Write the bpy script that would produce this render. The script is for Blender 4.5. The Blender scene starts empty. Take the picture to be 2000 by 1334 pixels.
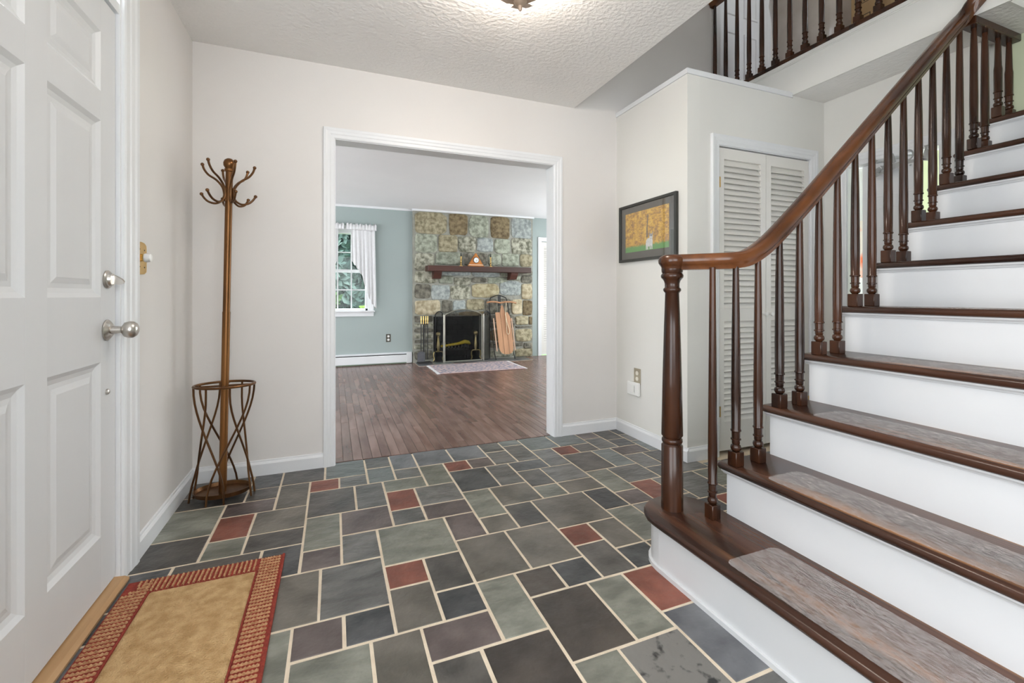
import bpy, bmesh, math, random
from mathutils import Vector, Matrix
rnd = random.Random(7)
S = bpy.context.scene
COL = S.collection

# ---------------------------------------------------------------- camera, world, light
cam_d = bpy.data.cameras.new('camera'); cam = bpy.data.objects.new('camera', cam_d); COL.objects.link(cam)
cam.location = (0, 0, 1.0428); cam.rotation_euler = (math.pi/2, 0, -0.3794)
cam_d.sensor_width = 36; cam_d.lens = 875.3/2000*36; cam_d.shift_y = -90.3/2000
cam_d.clip_start = 0.02; cam_d.clip_end = 200
S.camera = cam
W = bpy.data.worlds.new('world'); S.world = W; W.use_nodes = True
W.node_tree.nodes['Background'].inputs[0].default_value = (0.92, 0.965, 1.0, 1)
W.node_tree.nodes['Background'].inputs[1].default_value = 8.0
S.view_settings.view_transform = 'Standard'; S.view_settings.look = 'None'
S.view_settings.gamma = 1; S.view_settings.use_curve_mapping = False
S.view_settings.exposure = -0.24
S.cycles.max_bounces = 10; S.cycles.diffuse_bounces = 6; S.cycles.transparent_max_bounces = 12
S.cycles.use_denoising = True; S.cycles.caustics_reflective = False; S.cycles.caustics_refractive = False
sun_d = bpy.data.lights.new('sun', 'SUN'); sun = bpy.data.objects.new('sun', sun_d); COL.objects.link(sun)
sun_d.energy = 3.0; sun_d.angle = 0.02; sun_d.color = (1, .95, .86)
sun.rotation_euler = Vector((.62, -.06, -.78)).to_track_quat('-Z', 'Y').to_euler()   # high from the left

# measured layout (metres)
XL, YB, XR, YK, XW = -.7235, 2.9547, 2.0587, 2.1993, 3.3341
ZC, ZL, YF = 2.448, 2.376, 7.04
OL, OR, ZO = .013, 1.505, 1.997          # clear opening to the living room
XE, XF, ZU = 1.679, 3.007, 2.722         # foyer ceiling edge, upper hall edge, upper hall floor
YT, YBAL = 1.334, 1.268
RISE, RUN, X1 = .1988, .2336, 1.1539

# ---------------------------------------------------------------- materials
MATS = {}
def mat(name, c1, c2=None, scale=8, rough=.6, bump=0, bscale=60, metal=0, stretch=(1,1,1), rand=0, spec=.5, detail=4, coat=0, lo=.35, hi=.65, rvar=0):
    if name in MATS: return MATS[name]
    m = bpy.data.materials.new(name); m.use_nodes = True; nt = m.node_tree; N = nt.nodes; L = nt.links
    b = N['Principled BSDF']; b.inputs['Roughness'].default_value = rough; b.inputs['Metallic'].default_value = metal
    b.inputs['Specular IOR Level'].default_value = spec; b.inputs['Coat Weight'].default_value = coat
    b.inputs['Coat Roughness'].default_value = .15
    tc = N.new('ShaderNodeTexCoord'); mp = N.new('ShaderNodeMapping'); mp.inputs['Scale'].default_value = stretch
    oi = N.new('ShaderNodeObjectInfo')
    add = N.new('ShaderNodeVectorMath'); add.operation = 'ADD'
    sc = N.new('ShaderNodeVectorMath'); sc.operation = 'SCALE'; sc.inputs[0].default_value = (37, 91, 53)
    L.new(oi.outputs['Random'], sc.inputs['Scale']); L.new(tc.outputs['Object'], add.inputs[0]); L.new(sc.outputs[0], add.inputs[1])
    L.new(add.outputs[0], mp.inputs['Vector'])
    nz = N.new('ShaderNodeTexNoise'); nz.inputs['Scale'].default_value = scale; nz.inputs['Detail'].default_value = detail
    L.new(mp.outputs[0], nz.inputs['Vector'])
    cr = N.new('ShaderNodeValToRGB'); c2 = c2 or c1
    cr.color_ramp.elements[0].position = lo; cr.color_ramp.elements[0].color = (*c1, 1)
    cr.color_ramp.elements[1].position = hi; cr.color_ramp.elements[1].color = (*c2, 1)
    L.new(nz.outputs['Fac'], cr.inputs[0]); out = cr.outputs[0]
    if rand:
        hs = N.new('ShaderNodeHueSaturation'); mr = N.new('ShaderNodeMapRange')
        mr.inputs['To Min'].default_value = 1-rand; mr.inputs['To Max'].default_value = 1+rand
        L.new(oi.outputs['Random'], mr.inputs['Value']); L.new(mr.outputs[0], hs.inputs['Value']); L.new(out, hs.inputs['Color']); out = hs.outputs[0]
    L.new(out, b.inputs['Base Color'])
    if rvar:
        mr2 = N.new('ShaderNodeMapRange'); mr2.inputs['To Min'].default_value = max(.02, rough-rvar); mr2.inputs['To Max'].default_value = rough+rvar
        L.new(nz.outputs['Fac'], mr2.inputs['Value']); L.new(mr2.outputs[0], b.inputs['Roughness'])
    if bump:
        n2 = N.new('ShaderNodeTexNoise'); n2.inputs['Scale'].default_value = bscale; n2.inputs['Detail'].default_value = 3
        L.new(mp.outputs[0], n2.inputs['Vector'])
        bp = N.new('ShaderNodeBump'); bp.inputs['Strength'].default_value = bump; bp.inputs['Distance'].default_value = .01
        L.new(n2.outputs['Fac'], bp.inputs['Height']); L.new(bp.outputs[0], b.inputs['Normal'])
    MATS[name] = m; return m
def glass(name, amount=.08, tint=(1,1,1), rough=.02):
    m = bpy.data.materials.new(name); m.use_nodes = True; N = m.node_tree.nodes; L = m.node_tree.links
    N.remove(N['Principled BSDF']); t = N.new('ShaderNodeBsdfTransparent'); t.inputs[0].default_value = (*tint, 1)
    g = N.new('ShaderNodeBsdfGlossy'); g.inputs['Roughness'].default_value = rough
    mx = N.new('ShaderNodeMixShader'); mx.inputs[0].default_value = amount
    L.new(t.outputs[0], mx.inputs[1]); L.new(g.outputs[0], mx.inputs[2]); L.new(mx.outputs[0], N['Material Output'].inputs[0]); return m
def film(name, col, lo, hi, scale, stretch=(1,1,1), a0=.06, a1=.75, rough=.35):
    m = bpy.data.materials.new(name); m.use_nodes = True; N = m.node_tree.nodes; L = m.node_tree.links
    b = N['Principled BSDF']; b.inputs['Base Color'].default_value = (*col, 1); b.inputs['Roughness'].default_value = rough
    tc = N.new('ShaderNodeTexCoord'); mp = N.new('ShaderNodeMapping'); mp.inputs['Scale'].default_value = stretch
    nz = N.new('ShaderNodeTexNoise'); nz.inputs['Scale'].default_value = scale; nz.inputs['Detail'].default_value = 8; nz.inputs['Roughness'].default_value = .75
    mr = N.new('ShaderNodeMapRange'); mr.inputs['From Min'].default_value = lo; mr.inputs['From Max'].default_value = hi
    mr.inputs['To Min'].default_value = a0; mr.inputs['To Max'].default_value = a1
    L.new(tc.outputs['Object'], mp.inputs[0]); L.new(mp.outputs[0], nz.inputs[0]); L.new(nz.outputs[0], mr.inputs[0]); L.new(mr.outputs[0], b.inputs['Alpha']); return m
def emit(name, col, st):
    m = bpy.data.materials.new(name); m.use_nodes = True; b = m.node_tree.nodes['Principled BSDF']
    b.inputs['Base Color'].default_value = (*col, 1); b.inputs['Emission Color'].default_value = (*col, 1); b.inputs['Emission Strength'].default_value = st; return m

M_wall  = mat('wall_paint', (.675,.65,.628), (.705,.68,.658), 1.5, .6, .03, 120)
M_wall2 = mat('wall_paint_ivory', (.70,.69,.655), (.73,.72,.685), 1.5, .6, .03, 120)
M_ceil  = mat('ceiling_texture_paint', (.80,.785,.765), (.82,.805,.785), 3, .8, .55, 45)
M_ceil2 = mat('living_ceiling_paint', (.82,.82,.83), (.84,.84,.85), 2, .8, .05, 60)
M_trim  = mat('white_trim_paint', (.71,.72,.735), (.74,.75,.765), 4, .38, .02, 80)
M_door  = mat('white_door_paint', (.62,.625,.635), (.65,.655,.665), 3, .42, .04, 40, stretch=(1,1,.15))
M_louv  = mat('louver_paint', (.71,.69,.65), (.74,.72,.68), 3, .5)
M_rise  = mat('riser_paint', (.645,.65,.66), (.675,.68,.69), 3, .4, .02, 60)
M_green = mat('sage_wall_paint', (.33,.385,.375), (.345,.40,.39), 1, .62)
M_lime  = mat('lime_wall_paint', (.58,.62,.43), (.60,.64,.45), 1, .6)
M_wood  = mat('dark_stained_wood', (.015,.006,.0032), (.060,.021,.009), 14, .24, .05, 60, stretch=(1,1,.12), coat=.04, spec=.38)
M_rail  = mat('handrail_wood', (.034,.0105,.004), (.150,.050,.014), 12, .22, .05, 60, stretch=(.15,1,.3), coat=.05, spec=.42)
M_tread = mat('tread_wood', (.022,.009,.006), (.092,.038,.021), 14, .27, .10, 40, stretch=(1,.06,1), coat=.05, spec=.42, detail=8)
def tread_wear(m):
    # pale orange foot wear behind each nosing, away from the balusters
    N = m.node_tree.nodes; L = m.node_tree.links; b = N['Principled BSDF']; src = b.inputs['Base Color'].links[0].from_socket
    tc = N.new('ShaderNodeTexCoord'); sp = N.new('ShaderNodeSeparateXYZ'); L.new(tc.outputs['Object'], sp.inputs[0])
    def mth(op, a, v): n = N.new('ShaderNodeMath'); n.operation = op; L.new(a, n.inputs[0]); n.inputs[1].default_value = v; return n.outputs[0]
    fr = mth('FRACT', mth('DIVIDE', mth('ADD', sp.outputs['X'], 1.3-X1), RUN), 0)
    def rng(a, f0, f1): n = N.new('ShaderNodeMapRange'); n.interpolation_type = 'SMOOTHSTEP'; L.new(a, n.inputs[0]); n.inputs[1].default_value = f0; n.inputs[2].default_value = f1; return n.outputs[0]
    def mul(a, c): n = N.new('ShaderNodeMath'); n.operation = 'MULTIPLY'; L.new(a, n.inputs[0]); L.new(c, n.inputs[1]); return n.outputs[0]
    nz = N.new('ShaderNodeTexNoise'); nz.inputs['Scale'].default_value = 22; nz.inputs['Detail'].default_value = 8
    mp = N.new('ShaderNodeMapping'); mp.inputs['Scale'].default_value = (1,.10,1); L.new(tc.outputs['Object'], mp.inputs[0]); L.new(mp.outputs[0], nz.inputs[0])
    f = mul(mul(rng(fr, .06, .14), rng(fr, .55, .20)), mul(rng(sp.outputs['Y'], .38, .10), rng(nz.outputs[0], .38, .66)))
    mx = N.new('ShaderNodeMix'); mx.data_type = 'RGBA'; L.new(f, mx.inputs[0]); L.new(src, mx.inputs[6]); mx.inputs[7].default_value = (.33,.165,.075,1); L.new(mx.outputs[2], b.inputs['Base Color'])
tread_wear(M_tread)
M_grout = mat('sand_grout', (.60,.50,.38), (.68,.58,.45), 20, .9, .2, 200)
M_oak   = mat('threshold_oak', (.40,.235,.11), (.52,.33,.17), 20, .5, .1, 60, stretch=(1,.08,1))
M_brass = mat('brass', (.72,.48,.17), (.80,.56,.22), 20, .28, metal=1)
M_aged  = mat('aged_brass', (.55,.42,.18), (.70,.55,.26), 20, .32, metal=1)
M_nick  = mat('brushed_nickel', (.55,.52,.48), (.62,.59,.55), 30, .28, metal=1)
M_bronze= mat('bronze_brown_metal', (.085,.038,.015), (.18,.085,.032), 10, .33, .05, 60, metal=.75, stretch=(1,1,.2))
M_pole  = mat('bronze_pole', (.085,.036,.011), (.25,.11,.034), 8, .28, .03, 60, metal=.7, stretch=(1,1,.15))
M_black = mat('black_iron', (.012,.012,.013), (.02,.02,.021), 30, .5, .1, 120)
M_soot  = mat('soot_brick', (.008,.008,.009), (.02,.019,.018), 14, .9, .3, 40)
M_plast = mat('white_plastic', (.80,.80,.78), None, 5, .35)
M_bone  = mat('ivory_plastic', (.74,.70,.60), None, 5, .35)
M_taupe = mat('metal_plate', (.42,.37,.28), (.48,.43,.33), 10, .35, metal=.6)
M_cloth = mat('white_curtain_cloth', (.70,.70,.71), (.74,.74,.75), 30, .9, .1, 300)
M_mantel= mat('mantel_wood', (.045,.017,.012), (.095,.034,.023), 8, .5, .08, 40, stretch=(.1,1,1))
M_frame = mat('black_frame', (.02,.02,.017), (.03,.03,.025), 10, .4)
M_matb  = mat('charcoal_mat_board', (.075,.068,.055), (.085,.078,.064), 40, .8)
M_glass = glass('window_glass', .012)
SL = dict(
 T=mat('slate_teal', (0.096,0.110,0.107), (0.179,0.198,0.193), 7, .29, .45, 22, stretch=(1,2.5,1), detail=9, lo=.36, hi=.64, rand=.12, rvar=.03),
 S=mat('slate_grey', (0.077,0.075,0.071), (0.151,0.148,0.140), 7, .29, .45, 22, stretch=(1,2.5,1), detail=9, lo=.36, hi=.64, rand=.2, rvar=.03),
 R=mat('slate_red', (0.129,0.040,0.025), (0.239,0.083,0.056), 8, .42, .45, 26, detail=9, lo=.36, hi=.64, rand=.15),
 P=mat('slate_purple', (0.068,0.052,0.049), (0.133,0.107,0.100), 8, .31, .45, 22, detail=9, lo=.36, hi=.64, rand=.15, rvar=.03),
 D=mat('slate_dark', (0.042,0.039,0.035), (0.095,0.087,0.078), 9, .31, .45, 20, detail=9, lo=.36, hi=.64, rand=.15, rvar=.03),
 K=mat('slate_black', (0.031,0.033,0.035), (0.074,0.075,0.077), 9, .29, .45, 20, detail=9, lo=.36, hi=.64, rand=.2, rvar=.03),
 G=mat('slate_green', (0.112,0.114,0.093), (0.218,0.220,0.184), 7, .29, .45, 22, stretch=(1,2,1), detail=9, lo=.36, hi=.64, rand=.12, rvar=.03),
 O=mat('slate_olive', (0.078,0.071,0.057), (0.154,0.139,0.117), 7, .31, .45, 22, detail=9, lo=.36, hi=.64, rand=.12, rvar=.03),
 B=mat('slate_brown', (0.034,0.028,0.024), (0.068,0.056,0.047), 7, .31, .45, 22, detail=9, lo=.36, hi=.64, rand=.12, rvar=.03),
 U=mat('slate_blue', (0.079,0.081,0.088), (0.156,0.161,0.170), 7, .34, .45, 22, detail=9, lo=.36, hi=.64, rand=.1, rvar=.03))

# ---------------------------------------------------------------- helpers
def tag(o, label=None, cat=None, group=None, kind=None):
    if label: o['label'] = label
    if cat: o['category'] = cat
    if group: o['group'] = group
    if kind: o['kind'] = kind
    return o
def wloc(o):
    v = Vector((0,0,0))
    while o: v = v + o.location; o = o.parent
    return v
def empty(name, loc, label=None, cat=None, group=None, kind=None):
    o = bpy.data.objects.new(name, None); COL.objects.link(o); o.location = loc; o.empty_display_size = .05
    return tag(o, label, cat, group, kind)
class G:
    """collects geometry in world coordinates; build() links it as one mesh object"""
    def __init__(s): s.v = []; s.f = []
    def add(s, vs, fs):
        n = len(s.v); s.v += [Vector(p) for p in vs]; s.f += [tuple(i+n for i in f) for f in fs]; return s
    def box(s, a, b, ch=0):
        x0,y0,z0 = a; x1,y1,z1 = b
        if ch <= 0:
            vs = [(x,y,z) for z in (z0,z1) for y in (y0,y1) for x in (x0,x1)]
            return s.add(vs, [(0,2,3,1),(4,5,7,6),(0,1,5,4),(2,6,7,3),(0,4,6,2),(1,3,7,5)])
        bm = bmesh.new(); r = bmesh.ops.create_cube(bm, size=1)
        for v in bm.verts: v.co = Vector(((x0+x1)/2+v.co.x*(x1-x0), (y0+y1)/2+v.co.y*(y1-y0), (z0+z1)/2+v.co.z*(z1-z0)))
        bmesh.ops.bevel(bm, geom=bm.edges[:], offset=ch, segments=1, affect='EDGES'); bm.normal_update()
        bm.verts.index_update(); s.add([v.co[:] for v in bm.verts], [[v.index for v in f.verts] for f in bm.faces]); bm.free(); return s
    def tbox(s, M, size, ch=0):           # box centred at the origin of matrix M
        g = G().box([-k/2 for k in size], [k/2 for k in size], ch); return s.add([M @ v for v in g.v], g.f)
    def lathe(s, c, prof, n=16, axis=None):
        """prof: (radius, height) list; axis matrix optional"""
        vs = []; fs = []
        for r, h in prof:
            for k in range(n):
                a = 2*math.pi*k/n; vs.append(Vector((r*math.cos(a), r*math.sin(a), h)))
        m = len(prof)
        for i in range(m-1):
            for k in range(n): fs.append((i*n+k, i*n+(k+1)%n, (i+1)*n+(k+1)%n, (i+1)*n+k))
        fs.append(tuple(range(n-1,-1,-1))); fs.append(tuple((m-1)*n+k for k in range(n)))
        R = axis if axis is not None else Matrix.Identity(3)
        return s.add([R @ v + Vector(c) for v in vs], fs)
    def ball(s, c, r, n=10, sq=1): 
        return s.lathe(c, [(max(.0005, r*math.sin(math.pi*i/8)), -r*sq*math.cos(math.pi*i/8)) for i in range(9)], n)
    def tube(s, pts, r, n=8):
        pts = [Vector(p) for p in pts]; vs = []; fs = []; m = len(pts); up = None
        for i, p in enumerate(pts):
            t = (pts[min(i+1,m-1)]-pts[max(i-1,0)]).normalized()
            if up is None: up = t.orthogonal().normalized()
            up = (up - t*up.dot(t)).normalized(); sd = t.cross(up)
            rr = r[i] if isinstance(r, (list,tuple)) else r
            for k in range(n):
                a = 2*math.pi*k/n; vs.append(p + (up*math.cos(a)+sd*math.sin(a))*rr)
        for i in range(m-1):
            for k in range(n): fs.append((i*n+k, i*n+(k+1)%n, (i+1)*n+(k+1)%n, (i+1)*n+k))
        fs.append(tuple(range(n-1,-1,-1))); fs.append(tuple((m-1)*n+k for k in range(n)))
        return s.add(vs, fs)
    def sweep(s, path, prof, closed_prof=True):
        """profile points (side, up) swept along a path, side vector kept level"""
        path = [Vector(p) for p in path]; m = len(path); n = len(prof); vs = []; fs = []; last = Vector((0,1,0))
        for i, p in enumerate(path):
            t = (path[min(i+1,m-1)]-path[max(i-1,0)]).normalized()
            sd = t.cross(Vector((0,0,1)))
            sd = sd.normalized() if sd.length > .05 else last
            last = sd; up = sd.cross(t).normalized()
            for a, b in prof: vs.append(p + sd*a + up*b)
        for i in range(m-1):
            for k in range(n if closed_prof else n-1): fs.append((i*n+k, i*n+(k+1)%n, (i+1)*n+(k+1)%n, (i+1)*n+k))
        if closed_prof: fs.append(tuple(range(n-1,-1,-1))); fs.append(tuple((m-1)*n+k for k in range(n)))
        return s.add(vs, fs)
    def prism(s, pts, vec):
        """planar polygon extruded by vec"""
        n = len(pts); v = Vector(vec); p = [Vector(q) for q in pts]
        fs = [tuple(range(n-1,-1,-1)), tuple(range(n,2*n))] + [(k,(k+1)%n,n+(k+1)%n,n+k) for k in range(n)]
        return s.add(p+[q+v for q in p], fs)
    def build(s, name, m, parent=None, smooth=False, auto=40, origin=None):
        o = None
        off = wloc(parent) if parent else Vector(origin) if origin is not None else Vector((0,0,0))
        me = bpy.data.meshes.new(name); me.from_pydata([tuple(v-off) for v in s.v], [], s.f)
        bm = bmesh.new(); bm.from_mesh(me); bmesh.ops.recalc_face_normals(bm, faces=bm.faces[:])
        if smooth:
            for f in bm.faces: f.smooth = True
            for e in bm.edges:
                if len(e.link_faces) == 2 and e.calc_face_angle(0) > math.radians(auto): e.smooth = False
        bm.to_mesh(me); bm.free(); me.materials.append(m)
        o = bpy.data.objects.new(name, me); COL.objects.link(o)
        if parent: o.parent = parent
        elif origin is not None: o.location = origin
        return o
def part(name, g, m, parent, smooth=False, label=None, **k):
    o = g.build(name, m, parent, smooth, **k)
    if label: o['label'] = label
    return o
def struct(name, g, m, label, cat): return tag(g.build(name, m), label, cat, None, 'structure')
def copy_to(o, loc, parent=None):
    c = o.copy(); COL.objects.link(c); c.parent = parent; c.location = loc; return c
def casing(g, pts, outs, nrm, prof):
    """moulding along inner corner points pts; outs = outward vector at each point (mitred)"""
    n = len(prof); nr = Vector(nrm); vs = []; fs = []
    for p, o in zip(pts, outs):
        for w, t in prof: vs.append(Vector(p)+Vector(o)*w+nr*t)
    for i in range(len(pts)-1):
        for k in range(n): fs.append((i*n+k, i*n+(k+1)%n, (i+1)*n+(k+1)%n, (i+1)*n+k))
    fs.append(tuple(range(n))); fs.append(tuple((len(pts)-1)*n+k for k in range(n)))
    g.add(vs, fs); return g
CAS = [(0,0),(0,.009),(.006,.012),(.022,.012),(.028,.015),(.042,.016),(.05,.019),(.063,.019),(.065,.016),(.065,0)]
def door_trim(a, b, top, bottom, plane, axis, nrm, w=1.0):
    """3-sided casing; axis 'x': plane y=plane, from x=a..b ; axis 'y': plane x=plane"""
    f = (lambda u, z: (u, plane, z)) if axis == 'x' else (lambda u, z: (plane, u, z))
    d = (lambda u, z: (u*w, 0, z*w)) if axis == 'x' else (lambda u, z: (0, u*w, z*w))
    return casing(G(), [f(a,bottom), f(a,top), f(b,top), f(b,bottom)], [d(-1,0), d(-1,1), d(1,1), d(1,0)], nrm, CAS)
BASEP = [(0,0),(.015,0),(.015,.066),(.011,.074),(.007,.078),(.006,.086),(0,.088)]
def baseboard(name, p0, p1, nrm, label):
    g = G(); n = Vector(nrm); vs = []
    for p in (p0, p1):
        for t, z in BASEP: vs.append(Vector((p[0],p[1],z))+n*t)
    k = len(BASEP); fs = [(i,(i+1)%k,k+(i+1)%k,k+i) for i in range(k)] + [tuple(range(k)), tuple(range(k,2*k))]
    return struct(name, g.add(vs, fs), M_trim, label, 'baseboard')

# ================================================================ STRUCTURE: shell
T = .11
# left wall with the entry door opening (door y 1.13..2.045, transom above)
DY0, DY1 = 1.128, 2.050
struct('wall_front', G().box((XL-T, -1.3, 0), (-.3, -1.2, ZC)).box((1.2, -1.3, 0), (XE, -1.2, 5.1)).box((-.3, -1.3, 0), (1.2, -1.2, .65)).box((-.3, -1.3, 2.3), (1.2, -1.2, ZC)), M_wall, 'foyer wall behind the viewer with an opening sized for daylight', 'wall')  # unseen wall, its opening added and sized to light the foyer
struct('roof_sun_block', G().box((-2.3, .75, 2.46), (XL-T, 2.6, 2.56)), M_trim, 'unseen roof slab added to keep sun out of the door transom', 'roof')  # unseen slab added over the door to block sun through the transom
g = G().box((XL-T, DY1+.015, 0), (XL, YB, ZC)).box((XL-T, DY0-.015, 2.40), (XL, DY1+.015, ZC)).box((XL-T, .55, 0), (XL, DY0-.015, ZC)).box((XL-T, -1.2, 0), (XL, -1.0, ZC))
g.box((XL-T, -1.0, 0), (XL, .55, .4)).box((XL-T, -1.0, 2.2), (XL, .55, ZC))  # unseen window opening added to light the stairs and right-hand walls
struct('wall_left', g, M_wall, 'pale beige wall beside the white entry door', 'wall')
g = G().box((XL-T, YB, 0), (OL-.02, YB+T, ZC)).box((OR+.02, YB, 0), (XR+.1, YB+T, ZC)).box((OL-.02, YB, ZO+.02), (OR+.02, YB+T, ZC))
struct('wall_back', g, M_wall, 'beige wall with the wide cased opening to the living room', 'wall')
g = G().box((XE, YB, ZC), (3.06, YB+T, 5.1)).box((3.06, YB, 4.75), (4.6, YB+T, 5.1)).box((3.66, YB, ZU), (4.6, YB+T, 4.75))
struct('wall_upper_back', g, M_wall, 'shaded beige wall rising above the closet to the upper floor', 'wall')
struct('wall_right', G().box((XR, YK, 0), (XR+.1, YB, 2.431)), M_wall2, 'narrow ivory wall with the framed dog photograph', 'wall')
CX0, CX1, CZ = 2.318, 3.178, 2.012       # closet opening
g = G().box((XR+.1, YK, 0), (CX0-.02, YK+.1, 2.431)).box((CX1+.02, YK, 0), (XW, YK+.1, 2.431)).box((XF, YK, 2.431), (XW, YK+.1, ZC)).box((CX0-.02, YK, CZ+.01), (CX1+.02, YK+.1, 2.431))
struct('wall_closet', g, M_wall2, 'ivory closet wall around the louvered bifold doors', 'wall')
g = G().box((XR-.008, YK-.008, 2.432), (XF-.013, YB-.001, 2.464))
struct('trim_1', g, M_trim, 'white ledge cap running along the top of the closet', 'trim')
struct('wall_closet_inside', G().box((XR+.1, YK+.45, 0), (XW, YK+.5, ZC-.03)), M_louv, 'dim back of the closet behind the louvered doors', 'wall')
struct('ceiling', G().box((XL-T, -1.2, ZC), (XE, YB, ZC+.25)), M_ceil, 'white textured foyer ceiling', 'ceiling')
struct('wall_upper_left', G().box((XE-.1, -1.2, ZC+.25), (XE, YB, 5.1)), M_wall, 'upper stairwell wall above the foyer ceiling edge', 'wall')
struct('ceiling_upper', G().box((XE-.1, -1.2, 5.1), (4.6, YB+T, 5.2)), M_ceil, 'ceiling of the upper hall', 'ceiling')
struct('wall_stair', G().box((XE, -1.3, 0), (4.6, -1.2, 5.1)), M_wall2, 'ivory wall behind the viewer beside the stairs', 'wall')
# hall wall (x = XW) with doorway y 1.53..2.035
g = G().box((XW, 2.045, 0), (XW+.1, YK+.5, ZC)).box((XW, 1.345, 0), (XW+.1, 1.52, ZC)).box((XW+.1, 1.27, 0), (XW+.2, 1.375, ZC)).box((XW, 1.52, 1.935), (XW+.1, 2.045, ZC))
struct('wall_hall', g, M_wall2, 'pale hall wall seen between the stair balusters', 'wall')
struct('wall_hall_green', G().box((XW+.1, -1.2, 0), (XW+.2, 1.27, ZC)), M_lime, 'pale lime wall at the top of the stairs', 'wall')
# upper hall slab
g = G().box((XF, 1.12, ZC+.001), (4.6, YB, ZU))
o = struct('ceiling_hall', g, M_ceil, 'textured underside of the upper hall floor above the stairs', 'ceiling')
g = G().box((XF-.012, 1.10, ZC), (XF, YB, ZU-.03)).box((XF-.022, 1.09, ZU-.05), (XF, YB, ZU-.028)).box((XF-.017, 1.095, ZU-.058), (XF, YB, ZU-.05)).box((XF, 1.108, ZC), (4.6, 1.12, ZU))
struct('trim_2', g, M_wall2, 'broad ivory fascia board along the edge of the upper hall', 'trim')
struct('trim_3', G().box((2.985, 1.222, ZC-.040), (XW+.099, 1.288, ZC), .004), M_wood, 'dark wood plate under the upper hall where two balusters end', 'trim')

# foyer opening trim: jamb lining + casings
g = G().box((OL-.02, YB-.002, 0), (OL, YB+T+.002, ZO)).box((OR, YB-.002, 0), (OR+.02, YB+T+.002, ZO)).box((OL-.02, YB-.002, ZO), (OR+.02, YB+T+.002, ZO+.02))
ot = empty('trim_4', (0,0,0), 'white moulded casing around the opening to the living room', 'trim', None, 'structure'); ot.location = (OL, YB, 0)
part('jamb', g, M_trim, ot)
part('casing', door_trim(OL-.004, OR+.004, ZO+.004, 0, YB, 'x', (0,-1,0)), M_trim, ot)
# baseboards
baseboard('baseboard_left', (XL, 2.178), (XL, YB), (1,0,0), 'white baseboard along the left wall behind the coat stand')
baseboard('baseboard_back', (XL, YB), (OL-.068, YB), (0,-1,0), 'white baseboard between the corner and the opening')
baseboard('baseboard_right', (OR+.068, YB), (XR, YB), (0,-1,0), 'short white baseboard right of the opening')
baseboard('baseboard_side', (XR, YK-.015), (XR, YB), (-1,0,0), 'white baseboard under the framed photograph')
baseboard('baseboard_closet', (XR, YK), (CX0-.070, YK), (0,-1,0), 'short white baseboard left of the closet doors')

# ================================================================ slate floor
PX, X0, PY, Y0 = .0749, -.119, .0740, 2.5965
TILES = '''1,4,-6,-2,T 4,6,-6,-3,S 6,8,-6,-2,U 8,11,-6,-2,U 11,14,-6,-2,U 14,16,-6,-3,S 0,2,-2,0,R 2,4,-2,0,S 4,6,-3,0,T 6,8,-2,0,S 8,10,-2,2,G
5,8,0,2,G 0,3,0,4,D 3,5,0,4,S 5,7,2,5,R 10,12,-2,0,R 12,14,-2,0,P 10,13,0,4,K 7,10,2,5,S 7,10,5,7,P 5,7,5,7,S 2,5,4,7,P 0,2,4,8,G 0,2,8,10,P
2,4,7,10,S 4,8,7,11,G 8,10,7,10,P 10,12,4,8,G 12,15,4,7,O 10,12,8,10,O 12,14,7,10,D 8,11,10,14,O 11,14,10,14,O 4,6,11,13,R 6,8,11,14,D 4,6,13,16,O
6,8,14,16,K 1,4,10,14,S -2,1,10,14,O 0,2,14,16,P 2,4,14,16,K 0,3,16,20,G 3,5,16,20,O 5,8,16,18,P 8,10,14,18,G 10,12,14,16,B 12,14,14,16,K
14,16,13,16,D 16,18,14,16,K 13,15,16,20,G 10,13,16,20,B 15,18,16,19,R 15,18,19,23,U 12,15,20,23,O 10,12,20,23,G 7,10,18,22,B 14,16,-3,0,S 16,18,-6,-4,T
16,18,-4,0,S 18,21,-6,-2,T 21,24,-6,-2,T 24,26,-5,-3,P 26,28,-5,-2,D 28,30,-5,-3,K 28,30,-3,-1,S 26,28,-2,0,K 24,26,-3,0,S 28,30,-1,2,T
25,28,0,2,P 23,25,0,4,T 20,23,0,4,D 20,22,-2,0,R 22,24,-2,0,D 18,20,-2,2,S 15,18,0,2,K 13,15,0,4,S 15,17,2,5,D 15,17,5,7,G 17,20,2,5,S
17,20,5,7,O 20,22,4,8,G 22,25,4,7,S 25,27,2,5,S 25,27,5,7,K 22,24,7,10,R 20,22,8,10,P 18,20,10,14,G 18,20,7,10,K 14,18,7,11,O 14,16,11,13,R
16,18,11,14,O -2,1,-5,-2,D -4,-2,-5,-2,K -4,-2,-2,0,D -2,0,-2,2,O -5,-2,0,2,P -8,-5,0,4,G -5,-3,2,5,R -3,0,2,5,O -3,0,5,7,D -8,-5,4,7,D -5,-3,5,7,G
-8,-6,7,10,K -6,-2,7,10,D -2,0,7,10,K -8,-4,-2,0,D -8,-4,-5,-2,D 24,25,7,10,S 27,30,5,7,S 27,30,2,5,D 28,31,7,10,G 25,28,7,11,S 24,26,11,13,K 26,28,11,13,R
-2,0,14,20,G 5,7,18,22,D 3,5,20,24,S'''
tiles = []; occ = set()
for t in TILES.split():
    a = t.split(','); r = tuple(map(int, a[:4])); tiles.append((r, a[4])); occ |= {(i,j) for i in range(r[0], r[1]) for j in range(r[2], r[3])}
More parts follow.
